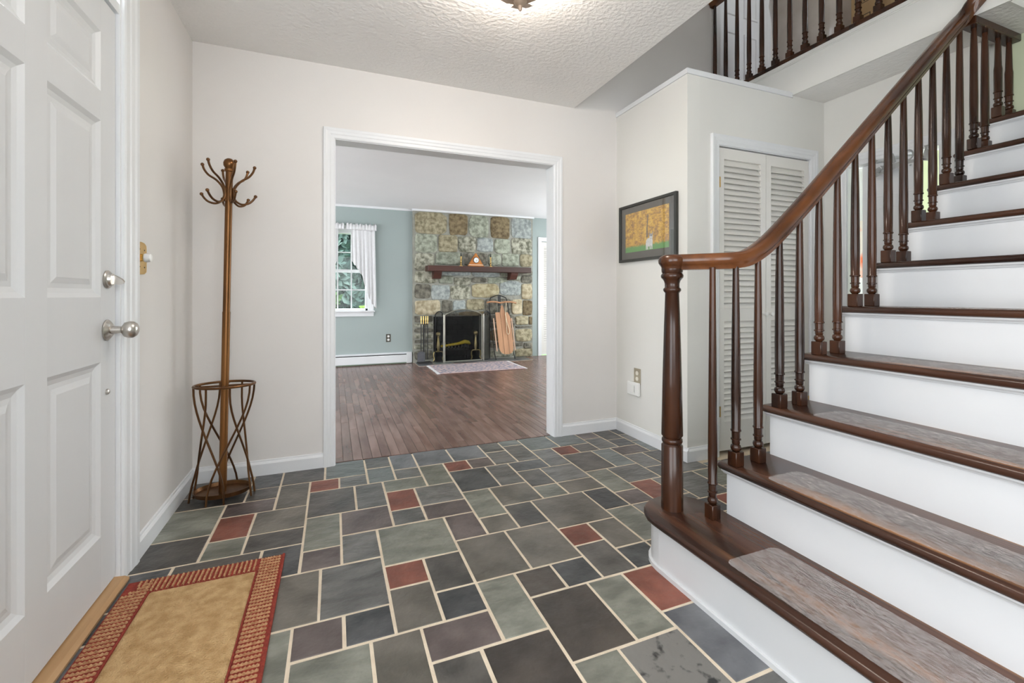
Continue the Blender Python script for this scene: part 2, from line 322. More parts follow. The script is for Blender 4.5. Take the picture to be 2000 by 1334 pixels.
def fill(i0, i1, j0, j1):
    for j in range(j0, j1):
        for i in range(i0, i1):
            if (i,j) in occ: continue
            sizes = [(3,4),(3,3),(2,3),(3,2),(4,3),(2,2),(2,4)]; rnd.shuffle(sizes); sizes += [(2,1),(1,2),(1,1)]
            for w, h in sizes:
                c = {(i+a, j+b) for a in range(w) for b in range(h)}
                if i+w <= i1 and j+h <= j1 and not (c & occ):
                    occ.update(c); tiles.append(((i,i+w,j,j+h), rnd.choice('SSGODKBPTUSOG'))); break
fill(-8, 18, -5, 30); fill(18, 46, 6, 17); n_near = len(tiles)
fill(-8, 18, 30, 51); fill(18, 47, 33, 51)
fl = struct('floor', G().box((XL-.1, -1.2, -.05), (XW+.1, 2.985, -.0018)), M_grout, 'slate tile foyer floor with sandy grout joints', 'floor')
M_mark = mat('slate_scuffed', (.030,.030,.030), (.175,.168,.155), 22, .36, .25, 22, detail=6, lo=.33, hi=.43)
far_tiles = G()
for ti, ((i0,i1,j0,j1), c) in enumerate(tiles):
    x0, x1 = X0+i0*PX, X0+i1*PX; y1, y0 = Y0-j0*PY, Y0-j1*PY; q = .0052
    y1 = min(y1, 2.998); x0 = max(x0, XL-.004)
    zt = rnd.uniform(-.0006, .0006); e = lambda: rnd.uniform(-.0012, .0012)
    a = [(x0+q+e(), y0+q+e()), (x1-q+e(), y0+q+e()), (x1-q+e(), y1-q+e()), (x0+q+e(), y1-q+e())]
    cx, cy = (x0+x1)/2, (y0+y1)/2; b = [(cx+(p[0]-cx)*(1-.004/(x1-x0)), cy+(p[1]-cy)*(1-.004/(y1-y0))) for p in a]
    vs = [(*p, -.008) for p in a] + [(*p, zt-.0016) for p in a] + [(*p, zt) for p in b]
    fs = [(k, (k+1)%4, 4+(k+1)%4, 4+k) for k in range(4)] + [(4+k, 4+(k+1)%4, 8+(k+1)%4, 8+k) for k in range(4)] + [(8,9,10,11)]
    if ti >= n_near: far_tiles.add(vs, fs); continue
    part('slate_tile', G().add(vs, fs), M_mark if (i0,j0) == (12,20) else SL[c], fl)
o = part('slate_tiles', far_tiles, SL['S'], fl); o['kind'] = 'stuff'

# ================================================================ living room shell
LX0, LX1 = -3.3, 4.3; Y1 = YB+T
WX0, WX1, WZ0, WZ1 = -.166, .478, .815, 1.985        # far-wall window opening
DX0, DX1, DZ = 3.36, 4.06, 1.975                      # far-wall closet opening
CHX0, CHX1 = 1.14, 3.165                              # chimney
g = G().box((LX0-.1, YF, 0), (WX0, YF+.12, ZL)).box((WX1, YF, 0), (CHX0, YF+.12, ZL)).box((WX0, YF, 0), (WX1, YF+.12, WZ0)).box((WX0, YF, WZ1), (WX1, YF+.12, ZL))
g.box((CHX1, YF, 0), (DX0, YF+.12, ZL)).box((DX1, YF, 0), (LX1, YF+.12, ZL)).box((DX0, YF, DZ), (DX1, YF+.12, ZL)).box((DX0, YF+.1, 0), (DX1, YF+.12, DZ))
struct('wall_living_far', g, M_green, 'sage grey-green far wall of the living room', 'wall')
g = G().box((LX0-.1, Y1, 0), (LX0, 3.4, ZL)).box((LX0-.1, 6.7, 0), (LX0, YF, ZL)).box((LX0-.1, 3.4, 0), (LX0, 6.7, .35)).box((LX0-.1, 3.4, 2.2), (LX0, 6.7, ZL))
struct('wall_living_left', g, M_green, 'sage living room wall with an unseen opening widened to let in daylight', 'wall')  # unseen opening, widened to brighten the living room
struct('wall_living_right', G().box((LX1, Y1, 0), (LX1+.1, 3.4, ZL)).box((LX1, 6.5, 0), (LX1+.1, YF, ZL)).box((LX1, 3.4, 0), (LX1+.1, 6.5, .35)).box((LX1, 3.4, 2.2), (LX1+.1, 6.5, ZL)), M_green, 'sage right wall of the living room with an unseen opening added for daylight', 'wall')  # opening added out of view to bring more light into the living room
struct('wall_upper_right', G().box((4.5, -1.2, ZU), (4.6, .6, 5.1)).box((XW+.1, -1.2, ZC), (4.5, 1.1, ZC+.05)).box((4.5, 1.7, ZU), (4.6, YB, 5.1)).box((4.5, .6, ZU), (4.6, 1.7, 3.4)).box((4.5, .6, 4.7), (4.6, 1.7, 5.1)), M_wall, 'unseen upper hall wall added to dim the stairwell, with a daylight opening', 'wall')  # wall added to cut light in the stairwell, opening sized to suit
g = G().box((LX0-.1, YB, 0), (-3.1, Y1, ZL)).box((-1.05, YB, 0), (XL-T, Y1, ZL)).box((-3.1, YB, 0), (-1.05, Y1, .35)).box((-3.1, YB, 2.2), (-1.05, Y1, ZL)).box((XR+.1, YB+T-.05, 0), (LX1+.1, YB+T, ZL))
struct('wall_living_near', g, M_green, 'living room side of the foyer wall with an unseen front opening added for daylight', 'wall')  # unseen front opening added to light the chimney and far wall
struct('ceiling_living', G().box((LX0-.1, Y1, ZL), (LX1+.1, YF+.12, ZL+.1)), M_ceil2, 'smooth white living room ceiling', 'ceiling')
struct('trim_5', G().box((CHX0-.02, 6.962, ZL-.028), (CHX1+.02, 6.985, ZL)).box((LX0, YF-.02, ZL-.03), (CHX0, YF, ZL)), M_trim, 'thin white strip where the ceiling meets the far wall and chimney', 'trim')
# strip floor
flw = struct('floor_living', G().box((LX0, 3.001, -.05), (LX1, YF, -.004)), mat('board_gap', (.02,.010,.008), None, 5, .8), 'dark worn strip wood floor of the living room', 'floor')
M_board = mat('worn_brown_board', (.120,.066,.054), (.215,.135,.113), 9, .27, .03, 30, stretch=(1,.22,1), rand=.14, detail=5)
BW = .0585; k0 = int(math.floor(LX0/BW)); rest = G(); nb = 0; smesh = {}
for k in range(k0, int(LX1/BW)+1):
    x0, x1 = max(LX0, k*BW), min(LX1, (k+1)*BW); y = 3.003 - rnd.uniform(0, .9)
    while y < YF:
        ln = rnd.choice((.75, .9, 1.05, 1.2)); ya, yb = max(y, 3.003), min(y+ln, YF); y += ln
        if yb-ya < .02: continue
        if CHX0+.02 < (x0+x1)/2 < 3.0 and yb > 6.59: yb = min(yb, 6.588)
        if yb-ya < .02: continue
        xm = (x0+x1)/2; vis = -.1 < xm < 1.62+.48*(yb-3.0)
        ch = .0018; zt = rnd.uniform(-.0008, 0)
        a = [(x0+.0008,ya+.0008),(x1-.0008,ya+.0008),(x1-.0008,yb-.0008),(x0+.0008,yb-.0008)]; b = [(a[0][0]+ch,a[0][1]+ch),(a[1][0]-ch,a[1][1]+ch),(a[2][0]-ch,a[2][1]-ch),(a[3][0]+ch,a[3][1]-ch)]
        vs = [(*p,-.005) for p in a]+[(*p,zt-.0012) for p in a]+[(*p,zt) for p in b]
        fs = [(q,(q+1)%4,4+(q+1)%4,4+q) for q in range(4)]+[(4+q,4+(q+1)%4,8+(q+1)%4,8+q) for q in range(4)]+[(8,9,10,11)]
        if vis and nb < 298: part('floor_board', G().add(vs, fs), M_board, flw); nb += 1
        else: rest.add(vs, fs)
o = part('floor_boards', rest, M_board, flw); o['kind'] = 'stuff'

# window on the far wall
wn = empty('window_1', (.156, YF, WZ0), 'white double-hung window with small panes and green trees outside', 'window', None, 'structure')
fr = part('frame', G().box((WX0-.002, YF-.004, WZ0), (WX0+.03, YF+.12, WZ1)).box((WX1-.03, YF-.004, WZ0), (WX1+.002, YF+.12, WZ1)).box((WX0, YF-.004, WZ1-.028), (WX1, YF+.12, WZ1)).box((WX0, YF-.004, WZ0), (WX1, YF+.12, WZ0+.028)), M_trim, wn)
part('casing', door_trim(WX0-.002, WX1+.002, WZ1+.002, WZ0-.02, YF, 'x', (0,-1,0), 1.3), M_trim, wn)
part('sill', G().box((WX0-.10, YF-.06, WZ0-.022), (WX1+.10, YF+.01, WZ0), .004), M_trim, wn)
part('apron', G().box((WX0-.085, YF-.02, WZ0-.085), (WX1+.085, YF, WZ0-.022)), M_trim, wn)
gx = [WX0+.03, .059, .249, WX1-.03]; gx = [-.131, .059, .249, .441]
for nm, za, zb, yy in (('upper', 1.402, 1.96, YF+.075), ('lower', .844, 1.402, YF+.04)):
    s_ = part('sash', G().box((WX0+.028, yy-.015, za-.022), (WX1-.028, yy+.015, za+.005)).box((WX0+.028, yy-.015, zb-.005), (WX1-.028, yy+.015, zb+.022)).box((WX0+.028, yy-.015, za), (gx[0], yy+.015, zb)).box((gx[3], yy-.015, za), (WX1-.028, yy+.015, zb)), M_trim, wn)
    zm = (za+zb)/2
    for x in gx[1:3]: part('muntin', G().box((x-.008, yy-.01, za+.004), (x+.008, yy+.01, zb-.004)), M_trim, s_)
    part('muntin', G().box((gx[0], yy-.009, zm-.008), (gx[3], yy+.009, zm+.008)), M_trim, s_)
    for i in range(3):
        for z0, z1 in ((za, zm), (zm, zb)): part('pane', G().box((gx[i]+.006, yy-.002, z0+.004), (gx[i+1]-.006, yy+.002, z1-.004)), M_glass, s_)

# ================================================================ entry door
dr = empty('door_1', (XL, DY0, 0), 'white six-panel entry door with nickel knob', 'door', None, 'structure')
xf = XL-.012                                    # door face
part('jamb', G().box((XL-T, DY1, 0), (XL, DY1+.015, 2.385)).box((XL-T, DY0-.015, 0), (XL, DY0, 2.385)).box((XL-T, DY0, 2.385), (XL, DY1, 2.40)).box((XL-.10, DY0, 2.068), (XL-.002, DY1, 2.105)), M_trim, dr)
part('casing', door_trim(DY0-.010, DY1+.012, 2.385, 0, XL, 'y', (1,0,0), 1.75), M_trim, dr)
part('threshold', G().prism([(XL-.06, DY0, 0), (XL+.028, DY0, 0), (XL+.028, DY0, .008), (XL+.015, DY0, .016), (XL-.06, DY0, .022)], (0, DY1-DY0, 0)), M_oak, dr)
part('transom_pane', G().box((XL-.055, DY0, 2.105), (XL-.05, DY1, 2.385)), M_glass, dr)
part('transom_bar', G().box((XL-.06, DY0, 2.105), (XL-.035, DY0+.02, 2.385)).box((XL-.06, DY1-.02, 2.105), (XL-.035, DY1, 2.385)).box((XL-.06, 1.58, 2.105), (XL-.035, 1.60, 2.385)), M_trim, dr)
st = [(DY0+.003, 1.222), (1.532, 1.628), (1.936, DY1-.005)]
for a, b in st: part('stile', G().box((xf-.04, a, .026), (xf, b, 2.062)), M_door, dr)
for z0, z1 in ((.026,.22), (.815,1.036), (1.638,1.738), (1.942,2.062)):
    for a, b in ((1.222,1.532), (1.628,1.936)): part('rail', G().box((xf-.04, a, z0), (xf-.0002, b, z1)), M_door, dr)
for a, b in ((1.222,1.532), (1.628,1.936)):
    for z0, z1 in ((.22,.815), (1.036,1.638), (1.738,1.942)):
        g = G(); c = [(xf, 0), (xf-.009, .014), (xf-.013, .028), (xf-.012, .042), (xf-.007, .060)]; vs = []
        for x, i in c: vs += [(x, a+i, z0+i), (x, b-i, z0+i), (x, b-i, z1-i), (x, a+i, z1-i)]
        # moulding steps down, flat channel, then the raised field
        fs = [(4*k+j, 4*k+(j+1)%4, 4*k+4+(j+1)%4, 4*k+4+j) for k in range(4) for j in range(4)] + [(16,17,18,19)]
        part('panel', g.add(vs, fs), M_door, dr)
RX = Matrix.Rotation(math.pi/2, 3, 'Y')       # lathe axis along +x
kn = part('knob', G().lathe((xf, 1.978, .921), [(.014,0),(.013,.030),(.012,.042),(.016,.045),(.026,.052),(.030,.064),(.029,.075),(.022,.085),(.010,.090)], 20, RX), M_nick, dr, True)
part('rose', G().lathe((xf, 1.978, .921), [(.036,0),(.037,.004),(.033,.008),(.030,.009),(.026,.013),(.014,.015)], 24, RX), M_nick, kn, True)
db = part('deadbolt', G().lathe((xf, 1.980, 1.098), [(.031,0),(.032,.004),(.028,.009),(.024,.010),(.021,.017),(.009,.018)], 24, RX), M_nick, dr, True)
part('thumb_turn', G().prism([(xf+.014, 1.976, 1.110), (xf+.022, 1.976, 1.112), (xf+.042, 1.976, 1.100), (xf+.050, 1.976, 1.090), (xf+.047, 1.976, 1.083), (xf+.036, 1.976, 1.080), (xf+.014, 1.976, 1.082)], (0, .009, .002)), M_nick, db)
part('button', G().lathe((xf, 1.978, .706), [(.010,0),(.010,.005),(.006,.008)], 14, RX), M_nick, dr, True)

# ================================================================ staircase
stc = empty('staircase', (1.3, .8, 0), 'dark stained wooden staircase with white risers', 'staircase')
NT = 10; Y0S = .181; YS = 1.304                # stair inner side, stringer face
nose = lambda i: X1+(i-1)*RUN if i > 1 else 1.118
def tread_outline(i, inset=0.0):
    x0 = nose(i)+inset; x1 = nose(i+1)+.03 if i < NT else XW+.096
    if i == 1:
        pts = [(x0, Y0S)]; cx, cy, r = 1.118+.155, 1.372, .155-inset
        for k in range(0, 13):
            a = math.pi - math.pi*k/12; pts.append((cx+r*math.cos(a), cy+(r-.0)*math.sin(a)))
        pts += [(1.118+.31-inset, 1.36), (x1, 1.334-inset), (x1, Y0S)]
        return pts
    return [(x0, Y0S), (x0, YT-.012-inset), (x0+.012, YT-inset), (x1, YT-inset), (x1, Y0S)]
for i in range(1, NT+1):
    zt = RISE*i; g = G(); prof = [(.010,-.028),(.003,-.024),(0,-.016),(0,-.010),(.003,-.004),(.010,0)]; rings = []; vs = []
    for ins, dz in prof: 
        o_ = tread_outline(i, ins); vs += [(x,y,zt+dz) for x,y in o_]; n = len(o_)
    fs = [(a*n+k, a*n+(k+1)%n, (a+1)*n+(k+1)%n, (a+1)*n+k) for a in range(len(prof)-1) for k in range(n)] + [tuple(range(n)), tuple((len(prof)-1)*n+k for k in range(n))]
    part('tread', g.add(vs, fs), M_tread, stc, True, auto=50)
    xr = nose(i)+.028
    if i == 1:
        g = G(); o_ = [(1.146, Y0S), (1.146, 1.372)]
        for k in range(0, 13):
            a = math.pi-math.pi*k/12; o_.append((1.118+.155+.127*math.cos(a), 1.372+.127*math.sin(a)))
        o_ += [(1.40, 1.30), (1.42, Y0S)]
        part('riser', g.prism([(x,y,0) for x,y in o_], (0,0,zt-.028)), M_rise, stc, True, auto=30)
        q = [(x-.012 if k < 8 else x, y) for k,(x,y) in enumerate(o_)]
        g = G(); sh = [(1.136, Y0S), (1.136, 1.372)]+[(1.118+.155+.137*math.cos(math.pi-math.pi*k/12), 1.372+.137*math.sin(math.pi-math.pi*k/12)) for k in range(13)]+[(1.41,1.3),(1.42,Y0S)]
        part('shoe_moulding', g.prism([(x,y,0) for x,y in sh], (0,0,.016)), M_rise, stc)
    else:
        part('riser', G().box((xr, Y0S, zt-RISE), (xr+.02, YS, zt-.028)), M_rise, stc)
        g = G(); pr = [(xr,0),(xr-.006,-.016),(xr-.008,-.012),(xr-.016,-.006),(xr-.018,0)]
        g = G().prism([(x, Y0S, zt-.028+z) for x,z in pr], (0, YS+.012-Y0S, 0))
        part('cove_moulding', g, M_rise, stc)
        x1 = nose(i+1)+.028 if i < NT else XW+.09
        part('cove_moulding', G().box((xr, YS, zt-.042), (x1, YS+.012, zt-.028)), M_rise, stc)
g = G()
for i in range(2, NT+1):
    xr = nose(i)+.028; x1 = nose(i+1)+.028 if i < NT else XW+.09
    g.box((xr+.006, YS-.02, RISE*(i-1)-.25 if i > 2 else 0), (x1+.006, YS-.0008, RISE*i-.0285))
part('stringer', g, M_rise, stc)
pg = [(1.15, 0)]
for i in range(1, NT+1):
    xr = nose(i)+(.03 if i > 1 else .032); pg += [(xr, RISE*(i-1) if i > 1 else 0), (xr, RISE*i-.029)]
pg = pg[1:]+[(XW+.09, RISE*NT-.029), (XW+.09, 0)]
part('stringer', G().prism([(x, Y0S+.001, z) for x, z in pg], (0, .02, 0)), M_rise, stc)
# non-slip films lying on the treads
M_film = film('clear_scuffed_film', (.62,.57,.55), .45, .85, 170, (1,.22,1), .10, .80)
NM = ['bottom', 'second', 'third', 'fourth', 'fifth']
for i in range(1, 6):
    xa, xb = nose(i)+(.03 if i > 1 else .035), nose(i+1)-(.035 if i > 1 else .01); ya, yb = Y0S+.18, (1.07 if i == 1 else 1.14); r = .025; pts = []
    for cx, cy, a0 in ((xb-r, yb-r, 0), (xa+r, yb-r, 90), (xa+r, ya+r, 180), (xb-r, ya+r, 270)):
        for k in range(4): a = math.radians(a0+30*k); pts.append((cx+r*math.cos(a), cy+r*math.sin(a), RISE*i+.0003))
    o = G().prism(pts, (0,0,.0016)).build('tread_film', M_film, origin=(xa, yb, RISE*i))
    tag(o, f'clear scuffed non-slip film on the {NM[i-1]} stair tread', 'tread film', 'clear films on the stair treads')

# stair railing
rl = empty('stair_railing', (1.25, 1.41, RISE), 'dark wood stair railing with turned newel and slender balusters', 'railing')
RP = [(-.020,-.032),(.020,-.032),(.022,-.020),(.026,-.014),(.033,-.006),(.034,.008),(.030,.020),(.020,.028),(0,.031),(-.020,.028),(-.030,.020),(-.034,.008),(-.033,-.006),(-.026,-.014),(-.022,-.020)]
ctrl = [(1.255,1.412,1.174),(1.285,1.385,1.174),(1.32,1.345,1.174),(1.36,1.305,1.174),(1.41,1.277,1.176),(1.46,YBAL,1.184),(1.51,YBAL,1.203),(1.56,YBAL,1.230),(1.61,YBAL,1.265),(1.67,YBAL,1.312),(1.75,YBAL,1.379),(1.883,YBAL,1.493)]
ctrl += [(x, YBAL, 1.493+.886*(x-1.883)) for x in (2.1, 2.4, 2.7, 2.87)] + [(2.945,1.263,2.436),(2.972,1.236,2.490),(2.974,1.18,2.555),(2.966,1.11,2.64),(2.958,1.06,2.76),(2.957,1.045,2.95),(2.957,1.045,3.4)]
def catmull(p, n=4):
    p = [Vector(q) for q in p]; o = []
    for i in range(len(p)-1):
        a, b, c, d = p[max(i-1,0)], p[i], p[i+1], p[min(i+2,len(p)-1)]
        for k in range(n):
            t = k/n; o.append(.5*((2*b)+(c-a)*t+(2*a-5*b+4*c-d)*t*t+(3*b-a-3*c+d)*t**3))
    return o+[p[-1]]
hp = catmull(ctrl, 3)
hr = part('handrail', G().sweep(hp, RP), M_rail, rl, True)
part('rail_cap', G().lathe((1.250,1.418,1.174), [(.026,-.032),(.040,-.031),(.041,-.020),(.045,-.014),(.052,-.004),(.053,.008),(.048,.020),(.036,.028),(.01,.031)], 24), M_rail, hr, True)
part('newel', G().lathe((1.250,1.418,RISE), [(.042,0),(.041,.250),(.036,.255),(.034,.258),(.038,.262),(.040,.268),(.039,.276),(.034,.280),(.036,.284),(.041,.290),(.037,.5),(.031,.72),(.0265,.853),(.030,.857),(.034,.863),(.0335,.870),(.028,.875),(.028,.890),(.031,.900),(.036,.908),(.042,.914),(.043,.922),(.040,.929),(.037,.931),(.040,.936),(.041,.948)], 24), M_wood, rl, True, auto=60)
def railz(x):
    for a, b in zip(hp, hp[1:]):
        if x < 1.9 and a.x <= x <= b.x and b.x > a.x: return a.z+(b.z-a.z)*(x-a.x)/(b.x-a.x)
    return 1.493+.886*(x-1.883) if x >= 1.88 else 1.174
def baluster(c, h, bh=.055):
    g = G(); x, y, z = c; g.box((x-.0205, y-.0205, z), (x+.0205, y+.0205, z+bh), .002)
    p = [(.011,bh),(.0175,bh+.006),(.0195,bh+.014),(.0175,bh+.022),(.0125,bh+.027),(.0145,bh+.030),(.0145,bh+.042),(.0185,bh+.044),(.0185,bh+.048),(.0150,bh+.050),(.0155,bh+.074),(.0190,bh+.077),(.0190,bh+.081),(.0165,bh+.084),(.0172,bh+.2),(.0150,bh+.45 if h > .6 else bh+.22),(.0112,h)]
    return g.lathe((x,y,z), p, 12)
for i in range(1, NT+1):
    for k, dx in enumerate((.030, .146)):
        if i == 1: 
            if k == 0: continue
            x, y = 1.335, 1.296
        else: x, y = nose(i)+dx, YBAL-.004
        last = i >= NT-1      # these four end under the upper hall
        if i == NT: x = 3.282+.112*k
        if i == NT-1: x = 3.047+.105*k
        zb = RISE*i; top = ZC-.038 if last else railz(x)-.026
        part('baluster', baluster((x, 1.256 if last else y, zb), top-zb), M_wood, rl, True)

# ================================================================ upper hall
ur = empty('hall_railing', (3.02, 2.0, ZU), 'dark wood balustrade along the upper hall edge', 'railing')
part('shoe_rail', G().box((XF-.03, 1.085, ZU-.028), (XF+.09, YB, ZU+.001), .006), M_wood, ur)
part('handrail', G().sweep([(3.03, 1.13, 3.545), (3.03, 2.0, 3.545), (3.03, YB-.005, 3.545)], RP), M_rail, ur, True)
b0 = None
for k in range(15):
    y = 2.915-.1125*k
    if b0 is None: b0 = part('baluster', baluster((3.03, y, ZU+.001), .79), M_wood, ur, True); l0 = b0.location.copy(); ybase = y
    else: copy_to(b0, (l0.x, l0.y+(y-ybase), l0.z), ur)
struct('floor_upper', G().box((XF+.09, 1.12, ZU), (4.6, YB, ZU+.0008)), M_board, 'floor of the upper hall behind the balusters', 'floor')
d3 = empty('door_3', (3.39, YB, ZU), 'white paneled door at the end of the upper hall', 'door', None, 'structure')
part('casing', door_trim(3.125, 3.655, ZU+2.03, ZU, YB, 'x', (0,-1,0), 1.1), M_trim, d3)
dg = G().box((3.125, YB+.012, ZU), (3.655, YB+.05, ZU+2.03))
part('slab', dg, M_trim, d3)
for xa, xb in ((3.19,3.36),(3.42,3.59)):
    for za, zb in ((.22,.66),(.80,1.45),(1.56,1.9)):
        g = G(); vs = []
        for yy, i in ((YB+.012,0),(YB+.004,.006),(YB+.004,.02),(YB+.010,.028)): vs += [(xa+i,yy,ZU+za+i),(xb-i,yy,ZU+za+i),(xb-i,yy,ZU+zb-i),(xa+i,yy,ZU+zb-i)]
        part('panel_moulding', g.add(vs, [(4*k+j,4*k+(j+1)%4,4*k+4+(j+1)%4,4*k+4+j) for k in range(3) for j in range(4)]+[(12,13,14,15)]), M_trim, d3)
struct('trim_6', G().box((3.86, YB-.02, ZU), (3.97, YB, ZU+2.1)), M_trim, 'white door casing beside the wrapped bedding upstairs', 'trim')
# plastic wrapped bedding bundle
def blob(c, s, seed, n=26, m=16, p=2.6, amp=.035):
    from mathutils import noise
    vs = []; fs = []
    sg = lambda v: math.copysign(abs(v)**(2/p), v)
    for j in range(m+1):
        th = -math.pi/2+math.pi*j/m
        for i in range(n):
            ph = 2*math.pi*i/n; d = Vector((sg(math.cos(th))*sg(math.cos(ph)), sg(math.cos(th))*sg(math.sin(ph)), sg(math.sin(th))))
            k = 1+amp*3*noise.noise(d*1.7+Vector((seed,0,0)))+amp*abs(noise.noise(Vector((d.x*3, d.y*3, d.z*9))+Vector((0,seed,0))))
            vs.append((c[0]+d.x*s[0]*k, c[1]+d.y*s[1]*k, c[2]+d.z*s[2]*k))
    for j in range(m):
        for i in range(n): fs.append((j*n+i, j*n+(i+1)%n, (j+1)*n+(i+1)%n, (j+1)*n+i))
    return G().add(vs, fs)
M_bag = mat('plastic_wrapped_cloth', (.62,.55,.48), (.80,.73,.67), 4, .3, .5, 9, coat=.6)
o = blob((3.42, 2.29, ZU+.50), (.24, .33, .47), 3).build('bedding_bundle', M_bag, origin=(3.42,2.3,ZU), smooth=True)
tag(o, 'cream bedding bundle in clear plastic behind the upper railing', 'bedding')
bx = empty('cardboard_box', (3.30, 1.70, ZU+.0008), 'tan cardboard carton with up arrows on the upper hall floor', 'box')
M_card = mat('cardboard', (.42,.27,.13), (.47,.31,.16), 6, .8)
part('carton', G().box((3.15, 1.40, ZU+.0008), (3.55, 1.905, ZU+.42), .004), M_card, bx)
part('tape', G().box((3.149, 1.63, ZU+.02), (3.1505, 1.68, ZU+.425)), mat('packing_tape', (.50,.36,.19), None, 5, .25), bx)
M_ink = mat('black_ink', (.015,.013,.012), None, 5, .7); 
for y in (1.855, 1.825):
    g = G().prism([(3.1485,y-.003,ZU+.20),(3.1485,y+.003,ZU+.20),(3.1485,y+.003,ZU+.235),(3.1485,y+.010,ZU+.235),(3.1485,y,ZU+.252),(3.1485,y-.010,ZU+.235),(3.1485,y-.003,ZU+.235)], (.001,0,0))
    part('arrow_print', g, M_ink, bx)
part('line_print', G().box((3.1485, 1.80, ZU+.19), (3.1495, 1.88, ZU+.193)), M_ink, bx)
g = G(); casing(g, [(3.1495,1.79,ZU+.075),(3.1495,1.79,ZU+.114),(3.1495,1.87,ZU+.114),(3.1495,1.87,ZU+.075),(3.1495,1.79,ZU+.075)], [(0,1,1),(0,1,-1),(0,-1,-1),(0,-1,1),(0,1,1)], (-1,0,0), [(0,0),(0,.001),(.004,.001),(.004,0)])
part('box_print', g, M_ink, bx)

# ================================================================ louvered doors
def louver_leaf(parent, x0, x1, y, z0, z1, zm0, zm1, zb, zt, sw, m, pitch=.0373, th=.028):
    lf = part('leaf', G().box((x0, y, z0), (x0+sw, y+th, z1)).box((x1-sw, y, z0), (x1, y+th, z1)).box((x0+sw, y, z0), (x1-sw, y+th, zb)).box((x0+sw, y, zm0), (x1-sw, y+th, zm1)).box((x0+sw, y, zt), (x1-sw, y+th, z1)), m, parent)
    first = None
    for a, b in ((zb, zm0), (zm1, zt)):
        n = round((b-a)/pitch); p = (b-a)/n
        for k in range(n):
            z = a+p*(k+.5)
            if first is None:
                xc = (x0+x1)/2; R = Matrix.Translation((xc, y+th/2, z)) @ Matrix.Rotation(math.radians(-30), 4, 'X')
                first = part('slat', G().tbox(R, (x1-x0-2*sw+.004, .006, .051)), m, lf); zf = z; lc = first.location.copy()
            else: copy_to(first, (lc.x, lc.y, lc.z+z-zf), lf)
    return lf
d2 = empty('door_2', (2.748, YK, 0), 'white louvered bifold closet doors beside the stairs', 'door', None, 'structure')
part('casing', door_trim(CX0-.004, CX1+.004, CZ+.004, 0, YK, 'x', (0,-1,0), 1.0), M_trim, d2)
part('jamb', G().box((CX0-.02, YK-.001, 0), (CX0, YK+.1, CZ)).box((CX1, YK-.001, 0), (CX1+.02, YK+.1, CZ)).box((CX0-.02, YK-.001, CZ), (CX1+.02, YK+.1, CZ+.012)), M_trim, d2)
l1 = louver_leaf(d2, CX0+.003, 2.746, YK+.004, .03, CZ-.008, .872, .959, .219, 1.932, .047, M_louv)
l2 = louver_leaf(d2, 2.750, CX1-.003, YK+.004, .03, CZ-.008, .872, .959, .219, 1.932, .047, M_louv)
RYm = Matrix.Rotation(math.pi/2, 3, 'X')          # lathe axis along -y
for lf, x in ((l1, 2.722), (l2, 2.775)): part('knob', G().lathe((x, YK+.004, .917), [(.008,0),(.007,.012),(.013,.018),(.016,.025),(.014,.032),(.006,.036)], 14, RYm), M_plast, lf, True)
for x, z in ((CX0+.001,1.775),(CX0+.001,.29),(CX1-.001,1.758),(CX1-.001,.29)): part('hinge', G().box((x-.010, YK-.006, z-.032), (x+.010, YK+.004, z+.032)).lathe((x, YK-.008, z-.034), [(.004,0),(.004,.068)], 8), M_brass, d2)
# living room closet door
d4 = empty('door_4', (3.7, YF, 0), 'white louvered door at the right end of the living room', 'door', None, 'structure')
part('casing', door_trim(DX0-.004, DX1+.004, DZ+.004, 0, YF, 'x', (0,-1,0), 1.05), M_trim, d4)
louver_leaf(d4, DX0+.002, (DX0+DX1)/2, YF+.02, .02, DZ-.004, .87, .96, .22, DZ-.08, .05, M_louv)
louver_leaf(d4, (DX0+DX1)/2+.002, DX1-.002, YF+.02, .02, DZ-.004, .87, .96, .22, DZ-.08, .05, M_louv)

# ================================================================ doorway in the hall wall + what shows through it
hw = empty('trim_7', (XW, 1.8, 0), 'white casing of the hall doorway behind the balusters', 'trim', None, 'structure')
part('casing', door_trim(1.525, 2.04, 1.93, 0, XW, 'y', (-1,0,0), 1.15), M_trim, hw)
part('jamb', G().box((XW-.001, 2.035, 0), (XW+.1, 2.045, 1.935)).box((XW-.001, 1.52, 0), (XW+.1, 1.53, 1.935)).box((XW, 1.52, 1.93), (XW+.1, 2.045, 1.94)), M_trim, hw)
d5 = empty('door_5', (XW+.06, 1.82, 0), 'white paneled door leaf half filling the hall doorway', 'door', None, 'structure')
part('slab', G().box((XW+.055, 1.675, .01), (XW+.09, 1.975, 1.925)), M_trim, d5)
for z in (1.70, 1.62, 1.30, .9, .5): part('rail_line', G().box((XW+.051, 1.68, z), (XW+.056, 1.97, z+.012)), M_trim, d5)
struct('wall_kitchen', G().box((4.55, .9, 0), (4.6, 3.4, ZC)).box((XW+.1, 3.35, 0), (4.55, 3.4, ZC)), M_lime, 'pale lime kitchen wall glimpsed through the hall doorway', 'wall')
